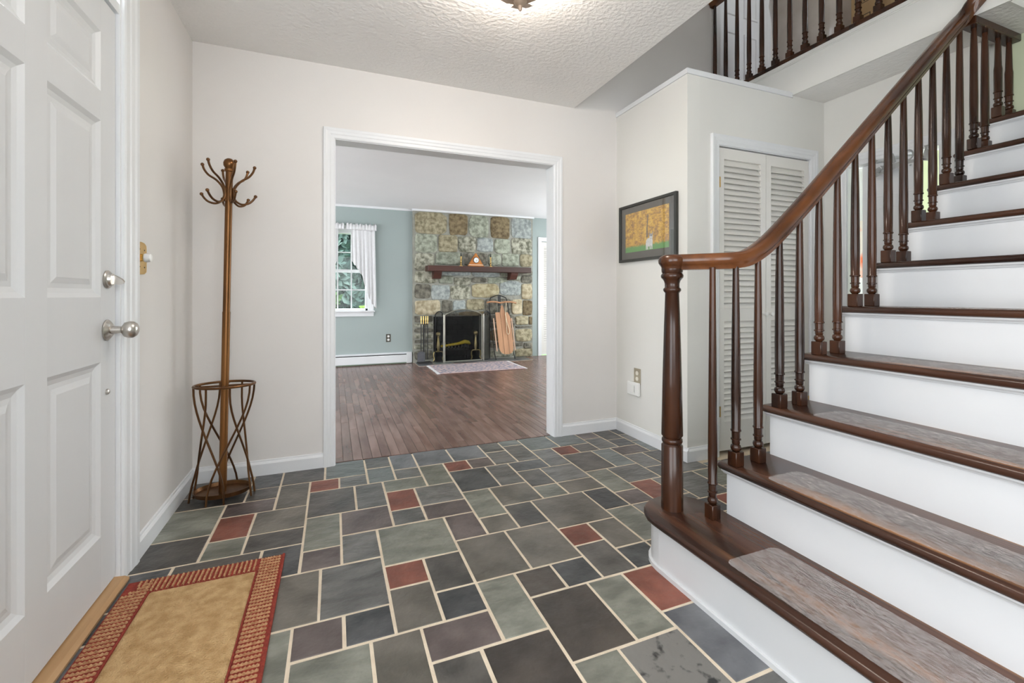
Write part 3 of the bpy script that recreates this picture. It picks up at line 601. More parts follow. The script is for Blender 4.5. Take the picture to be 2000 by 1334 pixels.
# metal wall decor in the doorway
sg = empty('metal_sign', (XW-.012, 1.70, 1.88), 'grey cut-metal decor with ring and bird shapes across the hall doorway', 'sign')
M_sign = mat('grey_sheet_metal', (.30,.31,.31), (.36,.37,.37), 12, .45, metal=.4); xs = XW-.026
def flat(pts): return G().prism([(xs, y, z) for y, z in pts], (.004,0,0))
part('bar', flat([(1.87,1.835),(1.86,1.815),(1.78,1.835),(1.70,1.860),(1.60,1.858),(1.535,1.838),(1.60,1.872),(1.70,1.886),(1.76,1.878),(1.80,1.850)]), M_sign, sg)
part('ring', G().tube([(xs+.002, 1.672+.026*math.cos(a), 1.912+.030*math.sin(a)) for a in [2*math.pi*k/20 for k in range(21)]], .005, 6), M_sign, sg, True)
part('bird', flat([(1.872,1.905),(1.862,1.930),(1.850,1.935),(1.838,1.925),(1.848,1.918),(1.858,1.895)]), M_sign, sg)
part('bird', flat([(1.765,1.905),(1.752,1.948),(1.744,1.925),(1.735,1.890),(1.75,1.880)]), M_sign, sg)
part('star', flat([(1.80+.03*(1 if k%2 else .45)*math.cos(k*math.pi/5), 1.868+.032*(1 if k%2 else .45)*math.sin(k*math.pi/5)) for k in range(10)]), M_sign, sg)
part('animal', flat([(1.87,1.88),(1.865,1.84),(1.845,1.835),(1.84,1.85),(1.825,1.835),(1.815,1.86),(1.83,1.88),(1.85,1.872)]), M_sign, sg)
part('lantern', flat([(1.590,1.945),(1.57,1.945),(1.575,1.93),(1.568,1.90),(1.565,1.86),(1.595,1.86),(1.592,1.90),(1.585,1.93)]), M_sign, sg)
for y in (1.655, 1.56): part('peg', G().ball((xs-.004, y, 1.845), .006), M_sign, sg, True)
# picture and chair glimpsed beyond
o = G().box((3.80, 2.10, 1.18), (3.82, 2.45, 1.62)).build('wall_canvas', mat('orange_canvas', (.85,.14,.02), (.80,.72,.66), 2.2, .7, lo=.47, hi=.53), origin=(3.8,2.2,1.18)); tag(o, 'orange and white canvas glimpsed past the hall doorway', 'picture')
o = struct('wall_pantry', G().box((3.82, 2.05, 0), (3.86, 2.62, ZC-.01)), M_trim, 'bright white partition glimpsed past the hall doorway', 'wall')

# ================================================================ FOYER THINGS
# coat and umbrella stand
cs = empty('coat_stand', (-.53, 2.70, 0), 'bronze coat stand with umbrella basket beside the entry door', 'coat stand')
base = Vector((-.531, 2.70, 0)); topv = Vector((-.503, 2.715, 1.69))
cl = lambda z: base+(topv-base)*(z/1.69)
part('pole', G().tube([cl(z) for z in (.03, .5, .9, .95)], .0185, 16).tube([cl(z) for z in (.95, 1.25, 1.69)], .0170, 16).tube([cl(.945), cl(.958)], .0188, 16), M_pole, cs, True, auto=60)
part('finial', G().lathe(cl(1.685), [(.019,0),(.023,.003),(.023,.014),(.018,.016),(.020,.020),(.027,.032),(.028,.046),(.023,.060),(.012,.069),(.002,.071)], 18), M_pole, cs, True)
for k in range(6):
    a = math.radians(-66+60*k); d = Vector((math.cos(a), math.sin(a), 0)); c = cl(1.565)
    up = [c+d*r+Vector((0,0,z)) for r, z in ((.020,-.035),(.021,.0),(.030,.04),(.058,.075),(.092,.098),(.112,.125),(.120,.150))]
    dn = [c+d*r+Vector((0,0,z)) for r, z in ((.020,.035),(.021,0),(.032,-.030),(.060,-.047),(.092,-.040),(.112,-.022),(.124,-.002))]
    hk = part('hook', G().tube(catmull(up,4), .0055, 8).tube(catmull(dn,4), .0055, 8), M_bronze, cs, True)
    part('hook_tip', G().ball(up[-1], .0088), M_bronze, hk, True); part('hook_tip', G().ball(dn[-1], .0088), M_bronze, hk, True)
ex, ey = .136, .100; rc = cl(.58)
el = lambda z, a, sx=1.0, c=None: Vector(((c or cl(z)).x+ex*sx*math.cos(a), (c or cl(z)).y+ey*sx*math.sin(a), z))
part('basket_ring', G().tube([el(.58, 2*math.pi*k/36) for k in range(37)], .0065, 8), M_bronze, cs, True)
part('basket_brace', G().tube([el(.575, math.pi), el(.575, 0)], .005, 6).tube([el(.575, math.pi/2), el(.575, -math.pi/2)], .005, 6), M_bronze, cs, True)
for k in range(8):
    for sgn in (1,):
        a0 = math.pi/4*k+.30; dr_ = 1 if k%2 == 0 else -1; pts = []
        for q in range(15):
            t = q/14; w = 1-.26*math.sin(math.pi*t)**2
            ang = a0+dr_*(1.45*(6*t**5-15*t**4+10*t**3)); z = .58-(.578)*t
            pts.append(el(z, ang, w*(1.0 if t < .8 else 1.0+.06*(t-.8)/.2)))
        part('basket_rod', G().tube(pts, .0052, 7), M_bronze, cs, True)
tv = [];
part('drip_tray', G().add(*(lambda n: ([el(.028, 2*math.pi*k/n, .90) for k in range(n)]+[el(.050, 2*math.pi*k/n, .96) for k in range(n)]+[el(.050, 2*math.pi*k/n, .92) for k in range(n)]+[el(.034, 2*math.pi*k/n, .87) for k in range(n)],
     [(r*n+k, r*n+(k+1)%n, (r+1)*n+(k+1)%n, (r+1)*n+k) for r in range(3) for k in range(n)]+[tuple(range(n)), tuple(range(3*n,4*n))]))(36)), M_bronze, cs, True, auto=50)

# door mat
mt = empty('door_mat', (-.43, 1.5, .0006), 'tan and red bordered loop-pile door mat at the entry door', 'mat')
MX0, MX1, MY0, MY1 = -.682, -.182, 1.10, 2.005
from mathutils import noise as _n
def mat_edge(y): return .004*math.sin(y*9)
M_red = mat('mat_red_yarn', (.20,.022,.012), (.30,.040,.022), 60, .95, .5, 260)
M_tan = mat('mat_tan_yarn', (.43,.26,.105), (.60,.395,.19), 30, .95, .9, 190, detail=6)
M_tan2 = mat('mat_tan_loops', (.36,.165,.075), (.56,.33,.17), 90, .95, .6, 260)
part('backing', G().box((MX0, MY0, .0006), (MX1, MY1, .008), .002), M_red, mt)
part('binding', G().tube([(MX1-.002, MY0, .006), (MX1-.002, MY1, .006)], .0055, 8), M_red, mt, True)
BWX, BWY = .088, .090
# centre pile: bumpy grid
g = G(); nx, ny = 46, 100; vs = []; x0, x1, y0, y1 = MX0+BWX, MX1-BWX, MY0+BWY, MY1-BWY
for j in range(ny+1):
    for i in range(nx+1):
        x = x0+(x1-x0)*i/nx; y = y0+(y1-y0)*j/ny; e = min(i, nx-i, j, ny-j)
        vs.append((x, y, .0075 if e == 0 else .0115+.0012*((i+j)%2)+.0012*_n.noise(Vector((x*40,y*40,0)))))
part('pile', g.add(vs, [(j*(nx+1)+i, j*(nx+1)+i+1, (j+1)*(nx+1)+i+1, (j+1)*(nx+1)+i) for j in range(ny) for i in range(nx)]), M_tan, mt, True)
part('inner_cord', G().tube([(x0-.003,y0,.0105),(x0-.003,y1+.002,.0105)], .0028, 6).tube([(x1+.003,y0,.0105),(x1+.003,y1+.002,.0105)], .0028, 6), M_red, mt, True)
# raised loop rows of the border: counted rows of tan loops joined into one part
g = G()
def row(a, b, w=.0044, h=.0070):
    a, b = Vector(a), Vector(b); L_ = (b-a).length; n = max(2, int(L_/.0095)); d = (b-a)/n; sd = Vector((-d.y, d.x, 0)).normalized()*w
    vs = []
    for k in range(2*n+1):
        p = a+d*(k/2)+Vector((rnd.uniform(-.0006,.0006), rnd.uniform(-.0006,.0006), 0)); hh = h*(.55 if k%2 == 0 else 1.0); s2 = sd*(.6 if k%2 == 0 else 1.0)
        vs += [p-s2, p-s2*.5+Vector((0,0,hh)), p+s2*.5+Vector((0,0,hh)), p+s2]
    fs = [(4*k+j, 4*k+j+1, 4*k+5+j, 4*k+4+j) for k in range(2*n) for j in range(3)]
    g.add(vs, fs)
zz = .0075; npitch = .0188
k = 0; y = MY0+.006
while y < MY1-.006:
    ym = min(MY1-.008-y, .2)
    # left and right borders: rows running across, mitred at the far corners
    cl_ = max(0, 1-(MY1-y)/BWY)
    row((MX0+.006+cl_*BWX*.95, y, zz), (x0-.008, y, zz)) if cl_ < .9 else None
    row((x1+.008, y, zz), (MX1-.010-cl_*BWX*.95*0, y, zz)) if True else None
    y += npitch
x = x0-.004-BWX*.5
while x < x1+.004:
    row((x, y1+.006+max(0,(x0-x))*.9, zz), (x, MY1-.006, zz)); x += .0158
o = part('border_loops', g, M_tan2, mt, True); o['kind'] = 'stuff'

# dimmer plate on the left wall
dp = empty('dimmer_switch', (XL, 2.232, 1.19), 'brass wall plate with white dimmer knob beside the entry door', 'switch')
pl = []
for cy, s_, e_ in ((1, 0, 180),):
    pass
pts = [(2.180,1.135),(2.2,1.129),(2.232,1.127),(2.264,1.129),(2.284,1.138),(2.286,1.15),(2.286,1.235),(2.284,1.246),(2.264,1.255),(2.232,1.258),(2.2,1.255),(2.180,1.248)]
part('plate', G().prism([(XL, y, z) for y, z in pts], (.005,0,0)), M_brass, dp)
part('collar', G().box((XL+.005, 2.214, 1.18), (XL+.016, 2.240, 1.208), .002), M_brass, dp)
part('dimmer_knob', G().lathe((XL+.016, 2.232, 1.194), [(.017,0),(.018,.004),(.016,.020),(.012,.023),(.002,.024)], 18, RX), M_plast, dp, True)
for y, z in ((2.214,1.228),(2.262,1.226),(2.214,1.158),(2.262,1.156)): part('screw', G().lathe((XL+.005, y, z), [(.003,0),(.002,.0015)], 8, RX), M_black, dp)

# framed photograph
pf = empty('framed_photo', (XR, 2.585, 1.5), 'black framed photograph of a white dog before autumn trees', 'picture')
PY0, PY1, PZ0, PZ1 = 2.277, 2.893, 1.290, 1.712; fx = XR-.022
g = G()
casing(g, [(XR, PY0, PZ0), (XR, PY0, PZ1), (XR, PY1, PZ1), (XR, PY1, PZ0), (XR, PY0, PZ0)], [(0,1,1),(0,1,-1),(0,-1,-1),(0,-1,1),(0,1,1)], (-1,0,0), [(0,0),(0,.022),(.018,.022),(.020,.016),(.020,0)])
part('frame', g, M_frame, pf)
part('mat_board', G().box((XR-.010, PY0+.018, PZ0+.018), (XR-.002, PY1-.018, PZ1-.018)), M_matb, pf)
# the printed photograph (flat print): autumn foliage, grass, dog
m = bpy.data.materials.new('autumn_print'); m.use_nodes = True; N = m.node_tree.nodes; L = m.node_tree.links; b = N['Principled BSDF']; b.inputs['Roughness'].default_value = .5
tc = N.new('ShaderNodeTexCoord'); sp = N.new('ShaderNodeSeparateXYZ'); L.new(tc.outputs['Generated'], sp.inputs[0])
nz = N.new('ShaderNodeTexNoise'); nz.inputs['Scale'].default_value = 9; nz.inputs['Detail'].default_value = 10; nz.inputs['Roughness'].default_value = .85; L.new(tc.outputs['Generated'], nz.inputs[0])
cr = N.new('ShaderNodeValToRGB'); L.new(nz.outputs[0], cr.inputs[0])
for e_, (p, c) in zip([cr.color_ramp.elements[0], cr.color_ramp.elements[1]], ((.30,(.06,.035,.015)), (.72,(.75,.66,.55)))): e_.position = p; e_.color = (*c, 1)
for p, c in ((.42,(.28,.14,.03)), (.50,(.62,.33,.03)), (.58,(.80,.52,.06))): e_ = cr.color_ramp.elements.new(p); e_.color = (*c, 1)
n2 = N.new('ShaderNodeTexNoise'); n2.inputs['Scale'].default_value = 20; L.new(tc.outputs['Generated'], n2.inputs[0])
ma = N.new('ShaderNodeMath'); ma.operation = 'MULTIPLY_ADD'; ma.inputs[1].default_value = .12; L.new(n2.outputs[0], ma.inputs[0]); L.new(sp.outputs['Z'], ma.inputs[2])
st_ = N.new('ShaderNodeMapRange'); st_.inputs['From Min'].default_value = .17; st_.inputs['From Max'].default_value = .23; L.new(ma.outputs[0], st_.inputs[0])
mx = N.new('ShaderNodeMix'); mx.data_type = 'RGBA'; mx.inputs[6].default_value = (.11,.33,.07,1); L.new(cr.outputs[0], mx.inputs[7]); L.new(st_.outputs[0], mx.inputs[0]); L.new(mx.outputs[2], b.inputs['Base Color'])
QY0, QY1, QZ0, QZ1 = 2.352, 2.822, 1.360, 1.648
part('photo_print', G().box((XR-.0112, QY0, QZ0), (XR-.010, QY1, QZ1)), m, pf, label='autumn photograph print with grass and golden leaves')
M_dog = mat('dog_white_print', (.62,.62,.60), (.80,.80,.78), 40, .6); M_dogd = mat('dog_shade_print', (.22,.23,.25), (.40,.40,.42), 40, .6)
fy = lambda u: QY1-u*(QY1-QY0); fz = lambda v: QZ0+v*(QZ1-QZ0)
def blot(pts, x): return G().prism([(x, fy(u), fz(v)) for u, v in pts], (.0004,0,0))
def oval(u, v, ru, rv, x, n=16): return blot([(u+ru*math.cos(2*math.pi*k/n), v+rv*math.sin(2*math.pi*k/n)) for k in range(n)], x)
dx_ = XR-.0117
part('dog_print', oval(.565, .185, .062, .105, dx_), M_dog, pf, label='body of the white dog in the photograph')
for u, w in ((.515,.014),(.545,.013),(.600,.016),(.640,.016)): part('dog_leg_print', blot([(u-w,.17),(u+w,.17),(u+w*.7,.03),(u+w*1.3,.015),(u-w*1.1,.015),(u-w*.6,.03)], dx_-.0004), M_dog, pf)
part('dog_chest_print', oval(.622, .20, .036, .105, dx_-.0008), M_dog, pf)
for u, t in ((.600,-.012),(.648,.012)): part('dog_ear_print', blot([(u-.014,.355),(u+.014,.355),(u+t,.445)], dx_-.0008), M_dogd, pf)
part('dog_head_print', oval(.624, .315, .036, .068, dx_-.0012), M_dog, pf)
part('dog_brow_print', oval(.624, .345, .026, .030, dx_-.0014), M_dogd, pf)
part('dog_muzzle_print', oval(.624, .285, .018, .034, dx_-.0016), M_dog, pf)
for u, v, r in ((.611,.325,.0055),(.637,.325,.0055),(.624,.272,.007)): part('dog_eye_print', oval(u, v, r, r*1.5, dx_-.0018, 8), M_black, pf)
part('trunk_print', blot([(.51,.30),(.515,.55),(.54,.86),(.56,.88),(.54,.55),(.55,.32)], XR-.0115), mat('trunk_print', (.10,.07,.05), (.20,.15,.11), 30, .6), pf)
part('glazing', G().box((XR-.0145, PY0+.018, PZ0+.018), (XR-.0135, PY1-.018, PZ1-.018)), glass('picture_glass', .10, rough=.01), pf)

# outlet and white switch box
ol = empty('wall_outlet', (XR, 2.694, .453), 'bronze metal outlet plate on the ivory wall', 'outlet')
part('plate', G().box((XR-.004, 2.656, .396), (XR, 2.732, .510), .0015), M_taupe, ol)
for z in (.434, .475): part('receptacle', G().lathe((XR-.004, 2.694, z), [(.016,0),(.016,.002),(.012,.003)], 14, Matrix.Rotation(-math.pi/2, 3, 'Y')), M_bone, ol)
sb = empty('light_switch_box', (XR, 2.717, .36), 'white battery switch box just below the outlet', 'switch')
part('housing', G().box((XR-.026, 2.655, .312), (XR-.0045, 2.785, .408), .004), M_plast, sb)
part('rocker', G().box((XR-.030, 2.690, .330), (XR-.026, 2.750, .392), .0015), M_plast, sb)
part('rocker_gap', G().box((XR-.0305, 2.692, .340), (XR-.0295, 2.694, .382)), M_black, sb)

# ceiling light
lp = empty('ceiling_light', (.735, 1.75, ZC), 'small brushed-metal ceiling light with glass bowl and finial', 'ceiling light')
LC = (.735, 1.75, 0)
part('canopy', G().lathe((LC[0], LC[1], 0), [(.075,ZC),(.078,ZC-.012),(.062,ZC-.028),(.012,ZC-.034),(.012,ZC-.06)], 24), M_nick, lp, True)
M_lamp = mat('lamp_bronze', (.34,.24,.17), (.44,.33,.25), 20, .4, metal=.5)
part('bowl', G().lathe((LC[0], LC[1], 0), [(.110,ZC-.060),(.112,ZC-.072),(.092,ZC-.098),(.06,ZC-.118),(.03,ZC-.130)], 32), emit('frosted_bowl', (1.0,.90,.79), 115), lp, True)
for k in range(6):
    a = math.radians(30+60*k); d = Vector((math.cos(a), math.sin(a), 0)); c = Vector((LC[0], LC[1], 0)); e_ = Vector((-d.y, d.x, 0))
    part('petal', G().sweep([c+d*r+Vector((0,0,ZC-z)) for r, z in ((.012,.162),(.035,.158),(.062,.150),(.090,.132),(.110,.108))], [(-.018,-.002),(.018,-.002),(.010,.003),(-.010,.003)]), M_lamp, lp, True)
part('finial', G().lathe((LC[0], LC[1], 0), [(.026,ZC-.150),(.030,ZC-.160),(.026,ZC-.168),(.018,ZC-.176),(.010,ZC-.182),(.009,ZC-.188),(.0075,ZC-.196),(.003,ZC-.202)], 16), M_lamp, lp, True)

# ================================================================ LIVING ROOM THINGS
# chimney
FX0, FX1, FZ1 = 1.46, 2.262, .708; YC = 6.985
chm = empty('chimney', (2.15, YC, 0), 'fieldstone chimney breast with open fireplace', 'chimney')
M_mort = mat('mortar', (.25,.25,.215), (.34,.335,.29), 12, .95, .5, 60)
part('core', G().box((CHX0, YC, 0), (FX0, YF+.12, ZL-.028)).box((FX1, YC, 0), (CHX1, YF+.12, ZL-.028)).box((FX0, YC, FZ1), (FX1, YF+.12, ZL-.028)), M_mort, chm)
part('firebox', G().box((FX0-.05, YF+.5, 0), (FX1+.05, YF+.55, FZ1+.1)).box((FX0-.05, YF+.12, 0), (FX0, YF+.5, FZ1+.1)).box((FX1, YF+.12, 0), (FX1+.05, YF+.5, FZ1+.1)).box((FX0, YF+.12, FZ1), (FX1, YF+.5, FZ1+.1)).box((FX0, YC, -.01), (FX1, YF+.5, .002)), M_soot, chm)
bk = None
for r_ in range(8):
    for c_ in range(-1, 5):
        xa = FX0+c_*.175+(.087 if r_%2 else 0); xb = xa+.168; xa, xb = max(xa, FX0), min(xb, FX1)
        if xb-xa > .03: part('firebrick', G().box((xa, YF+.485, .004+r_*.088), (xb, YF+.5, .084+r_*.088), .003), M_soot, chm)
def stonemat(n, a, b): return mat('stone_'+n, a, b, 17, .92, 1.0, 38, rand=.14, detail=12, lo=.36, hi=.64)
SM = dict(t=stonemat('tan', (.20,.175,.105), (.45,.40,.27)), g=stonemat('greygreen', (.175,.19,.145), (.38,.40,.32)), b=stonemat('brown', (.105,.075,.038), (.25,.195,.11)),
 u=stonemat('bluegrey', (.20,.225,.22), (.40,.43,.41)), c=stonemat('cream', (.32,.265,.165), (.58,.51,.36)), d=stonemat('dark', (.085,.080,.062), (.24,.225,.18)), y=stonemat('ochre', (.30,.25,.14), (.52,.46,.30)), m=stonemat('mottled', (.12,.12,.085), (.46,.45,.36)))
# rows of stones: x0,x1 (m), z0,z1 (m), tone
ST = []
def z8row(l):
    for q in l.split(): a = q.split(','); ST.append((*map(float, a[:4]), a[4]))
z8row('''30,45,250,225,t 265,60,402,232,b 412,65,568,250,g 580,85,742,258,b 750,95,938,258,u
33,230,184,367,g 190,238,327,363,t 333,247,467,367,m 472,258,602,360,u 610,268,748,374,g 754,264,941,380,m
32,376,168,505,m 172,368,366,462,g 372,372,450,466,d 454,372,556,466,d 562,380,668,470,g 676,380,824,472,g 830,384,942,478,t
32,510,186,604,m 192,548,298,606,g 192,508,430,544,u 302,560,424,618,m 434,508,660,556,u 430,560,552,600,d 558,560,722,604,g 666,512,738,556,g 742,506,942,542,d 728,546,834,582,g 840,546,942,602,d
32,610,138,722,d 142,618,272,730,u 277,622,424,728,m 434,606,652,716,y 656,586,842,698,u 846,606,942,728,c
33,734,208,848,c 214,736,290,832,d 294,736,388,826,u 394,724,532,812,t 538,722,640,842,d 644,722,752,842,d 757,726,851,840,c 856,732,942,852,b
30,852,158,905,d 30,909,158,942,m 30,946,158,985,d 30,989,158,1030,m 30,1034,158,1066,d 30,1070,158,1112,m 30,1116,158,1195,d
214,836,332,856,d 336,818,562,856,b 568,846,700,902,d 704,846,786,904,d 790,852,908,922,t 912,856,942,920,b 568,906,784,950,d 790,926,942,944,d 568,954,784,1046,b 790,950,942,1050,t 568,1050,690,1100,d 694,1052,860,1090,d 864,1054,942,1100,d 568,1104,784,1172,m 790,1096,942,1166,t
160,857,164,1190,d''')
def u8(x, y):      # sketch-sheet units of the drawn stone layout -> metres on the chimney face (bilinear over its four measured corners)
    u = (x-22)/(948-22); u2 = u
    top = 35+65*u; bot = 1215-55*u
    v = (y-top)/(bot-top)
    X = CHX0+(CHX1-CHX0)*(u*(1.0+.085*(1-u)))
    return X, (1-v)*ZL
for x0, y0, x1, y1, c in ST[:-1]:
    xa, za = u8(x0, y1); xb, zb = u8(x1, y0); xm, _ = u8((x0+x1)/2, y0)
    xa, xb = max(xa, CHX0+.006), min(xb, CHX1-.006); zb = min(zb, ZL-.032); za = max(za, .004)
    if xa < FX0 < xb and za < FZ1-.02: xb = FX0-.002
    if xa < FX1 < xb and za < FZ1-.02: xa = FX1+.002
    cx, cz, hx, hz = (xa+xb)/2, (za+zb)/2, (xb-xa)/2, (zb-za)/2
    if hx < .01 or hz < .01: continue
    n = 16; pw = rnd.uniform(4.0, 8.0); dep = rnd.uniform(.012, .026); hx *= 1.02; hz *= 1.03; ring = []
    for k in range(n):
        a = 2*math.pi*k/n; ca, sa = math.cos(a), math.sin(a)
        j = 1+rnd.uniform(-.07, .03)
        ring.append((math.copysign(abs(ca)**(2/pw), ca)*hx*j, math.copysign(abs(sa)**(2/pw), sa)*hz*j))
    tx, tz = rnd.uniform(-.15,.15), rnd.uniform(-.15,.15); vs = []
    for s_, d_ in ((1.0, -.004), (.97, dep*.55), (.86, dep*.92), (.45, dep)):
        for px, pz in ring: vs.append((cx+px*s_+(1-s_)*tx*hx, YC-d_-rnd.uniform(0,.003)*(s_ < .95), cz+pz*s_+(1-s_)*tz*hz))
    vs.append((cx, YC-dep*1.02, cz)); L_ = len(vs)-1
    fs = [(r*n+k, r*n+(k+1)%n, (r+1)*n+(k+1)%n, (r+1)*n+k) for r in range(3) for k in range(n)]+[(3*n+k, 3*n+(k+1)%n, L_) for k in range(n)]
    part('stone', G().add(vs, fs), SM[c], chm, True, auto=35)
# hearth
he = struct('floor_hearth', G().box((CHX0+.02, 6.592, -.02), (3.0, YC, .001)), M_grout, 'flush slate hearth before the fireplace', 'floor')
for k, (a, b, c) in enumerate(((1.165,1.42,'U'),(1.42,1.72,'T'),(1.72,1.95,'P'),(1.95,2.28,'U'),(2.28,2.6,'T'),(2.6,2.995,'U'))):
    for y0, y1 in ((6.596,6.80),(6.80,6.984)): part('slate_tile', G().box((a+.004, y0+.003, -.01), (b-.004, y1-.003, .003), .001), SL[c if y0 < 6.7 else rnd.choice('UTS')], he)
# mantel
mn = empty('mantel_shelf', (2.17, YC, 1.4), 'reddish-brown timber mantel shelf on two brackets', 'shelf')
part('shelf', G().box((1.325, 6.74, 1.412), (3.03, YC-.012, 1.497), .005), M_mantel, mn)
for x in (1.49, 2.755): part('bracket', G().prism([(x-.06, YC-.012, 1.412), (x-.06, 6.78, 1.412), (x-.06, 6.80, 1.372), (x-.06, 6.86, 1.305), (x-.06, YC-.012, 1.295)], (.12,0,0)), M_mantel, mn)
# clock
ck = empty('mantel_clock', (2.10, 6.83, 1.497), 'triangular honey-wood clock on the mantel shelf', 'clock')
M_honey = mat('honey_wood', (.42,.135,.022), (.56,.20,.04), 12, .35, stretch=(1,1,.2), coat=.3)
part('body', G().prism([(1.985, 6.80, 1.528), (2.215, 6.80, 1.528), (2.10, 6.80, 1.712)], (0,.06,0)), M_honey, ck)
part('base', G().prism([(1.965, 6.79, 1.4975), (2.235, 6.79, 1.4975), (2.222, 6.79, 1.517), (1.978, 6.79, 1.517)], (0,.08,0)), M_honey, ck)
part('stripe', G().box((1.98, 6.795, 1.517), (2.22, 6.86, 1.528)), mat('pale_stripe', (.75,.62,.48), None, 5, .4), ck)
part('bezel', G().lathe((2.10, 6.80, 1.598), [(.048,0),(.048,.006),(.040,.008)], 24, RYm), M_black, ck, True)
part('dial', G().lathe((2.10, 6.7925, 1.598), [(.040,0),(.040,.001)], 24, RYm), M_plast, ck)
part('hands', G().box((2.10, 6.789, 1.596), (2.128, 6.7905, 1.600)).box((2.098, 6.789, 1.575), (2.102, 6.7905, 1.600)), M_black, ck)
for x, lb in ((1.862, 'brass candlestick left of the mantel clock'), (2.352, 'brass candlestick right of the mantel clock')):
    cd = empty('candlestick', (x, 6.83, 1.497), lb, 'candlestick', 'brass candlesticks on the mantel')
    part('stem', G().lathe((x, 6.83, 1.4975), [(.034,0),(.034,.006),(.014,.012),(.009,.02),(.014,.028),(.009,.036),(.012,.055),(.016,.062),(.010,.070),(.009,.09),(.015,.098),(.010,.106),(.009,.12),(.014,.128),(.010,.135),(.012,.15),(.017,.156),(.012,.158)], 14), M_brass, cd, True)
    part('snuffer', G().lathe((x, 6.83, 1.4975), [(.011,.158),(.011,.172),(.008,.195),(.003,.215)], 10), M_black, cd, True)
# fire screen
fs_ = empty('fire_screen', (1.92, 6.85, .003), 'three-panel arched brass and mesh fire screen', 'fire screen')
M_mesh = glass('dark_mesh', .012, (.72,.72,.72), .5)
def screen_panel(p0, p1, zs, za, mframe):
    p0, p1 = Vector((*p0, 0)), Vector((*p1, 0)); pts = [p0+Vector((0,0,.012)), p0+Vector((0,0,zs))]
    for k in range(1, 12): t = k/12; pts.append(p0.lerp(p1, t)+Vector((0,0,zs+(za-zs)*math.sin(math.pi*t)**.8)))
    pts += [p1+Vector((0,0,zs)), p1+Vector((0,0,.012))]
    pn = part('panel_frame', G().tube(pts, .0085, 8).tube([pts[0], pts[-1]], .007, 8), mframe, fs_, True)
    n = (p1-p0).cross(Vector((0,0,1))).normalized()*.001
    part('mesh', G().prism([q+Vector((0,0,.0)) for q in pts], n), M_mesh, pn)
    return pn
M_pewt = mat('pewter_brass', (.36,.34,.29), (.46,.44,.38), 20, .35, metal=.9)
screen_panel((1.605,6.835), (2.215,6.85), .735, .822, M_pewt)
screen_panel((1.475,6.935), (1.585,6.832), .735, .79, M_black)
screen_panel((2.238,6.848), (2.372,6.925), .735, .79, M_black)
part('post', G().tube([(1.585,6.831,.004),(1.585,6.831,.745)], .009, 8), M_pewt, fs_, True); part('post', G().tube([(2.238,6.846,.004),(2.238,6.846,.745)], .009, 8), M_pewt, fs_, True)
# andirons
for x, lb in ((1.535, 'left brass ball-top andiron in the fireplace'), (2.150, 'right brass ball-top andiron in the fireplace')):
    an = empty('andiron', (x, 6.99, .002), lb, 'andiron', 'andirons in the fireplace'); y = 6.99
    part('shaft', G().lathe((x, y, 0), [(.022,.15),(.030,.156),(.018,.166),(.016,.18),(.026,.22),(.024,.27),(.014,.35),(.012,.37),(.020,.376),(.012,.384),(.010,.40)], 14), M_aged, an, True)
    part('ball', G().ball((x, y, .432), .036, 16), M_aged, an, True)
    for s_ in (-1, 1): part('leg', G().tube(catmull([(x, y, .150), (x+s_*.035, y-.01, .158), (x+s_*.07, y-.02, .145), (x+s_*.078, y-.02, .09), (x+s_*.066, y-.018, .045), (x+s_*.085, y-.024, .012)], 4), .009, 8), M_aged, an, True)
    part('log_bar', G().box((x-.009, y, .120), (x+.009, 7.42, .142)), M_black, an)
    part('rear_foot', G().box((x-.009, 7.40, .003), (x+.009, 7.42, .122)), M_black, an)
gr = empty('fire_grate', (1.85, 7.1, .002), 'black iron grate holding a yellow log inside the fireplace', 'grate')
part('side_bar', G().tube([(1.64,7.06,.17),(2.06,7.06,.17)], .009, 6).tube([(1.64,7.24,.17),(2.06,7.24,.17)], .009, 6), M_black, gr)
for k in range(8): x = 1.66+.055*k; part('tine', G().tube([(x,7.26,.26),(x,7.23,.18),(x,7.08,.175),(x,7.05,.235)], .007, 6), M_pewt if k else M_pewt, gr, True)
for x in (1.66, 2.04): part('leg', G().tube([(x,7.06,.17),(x,7.06,.003)], .009, 6).tube([(x,7.24,.17),(x,7.24,.003)], .009, 6), M_black, gr)
o = G().tube([(1.60,7.09,.225),(1.75,7.09,.240),(1.90,7.10,.258),(2.0,7.10,.285),(2.06,7.10,.27),(2.09,7.10,.245)], [.017,.021,.022,.034,.030,.014], 10).build('painted_log', mat('yellow_log_paint', (.80,.55,.02), (.90,.68,.06), 10, .6), origin=(1.85,7.09,.2), smooth=True); tag(o, 'yellow log lying on the iron grate', 'log')
# fireplace tools
tl = empty('fireplace_tools', (1.285, 6.86, .003), 'black fireplace tool set with brass handles', 'fireplace tools')
part('base', G().box((1.19, 6.80, .003), (1.40, 6.94, .022), .004), M_black, tl)
part('stand', G().tube([(1.295,6.89,.02),(1.295,6.89,.66)], .008, 8).tube([(1.24,6.885,.60),(1.36,6.885,.60)], .006, 6), M_black, tl, True)
for x, h in ((1.245,'shovel'),(1.280,'brush'),(1.315,'poker'),(1.345,'tongs')):
    tp = part(h, G().tube([(x,6.865,.60),(x,6.865,.17 if h == 'shovel' else .06)], .0075 if h != 'poker' else .005, 6), M_black, tl)
    part('handle', G().lathe((x,6.865,.60), [(.004,0),(.008,.01),(.005,.02),(.008,.05),(.009,.085),(.005,.10),(.009,.112),(.004,.125)], 10), M_brass, tp, True)
part('shovel_pan', G().prism([(1.185,6.853,.03),(1.30,6.853,.03),(1.30,6.853,.16),(1.275,6.853,.185),(1.215,6.853,.185),(1.185,6.853,.16)], (0,-.010,0)), mat('grey_iron', (.07,.07,.08), (.10,.10,.11), 20, .5), tl)
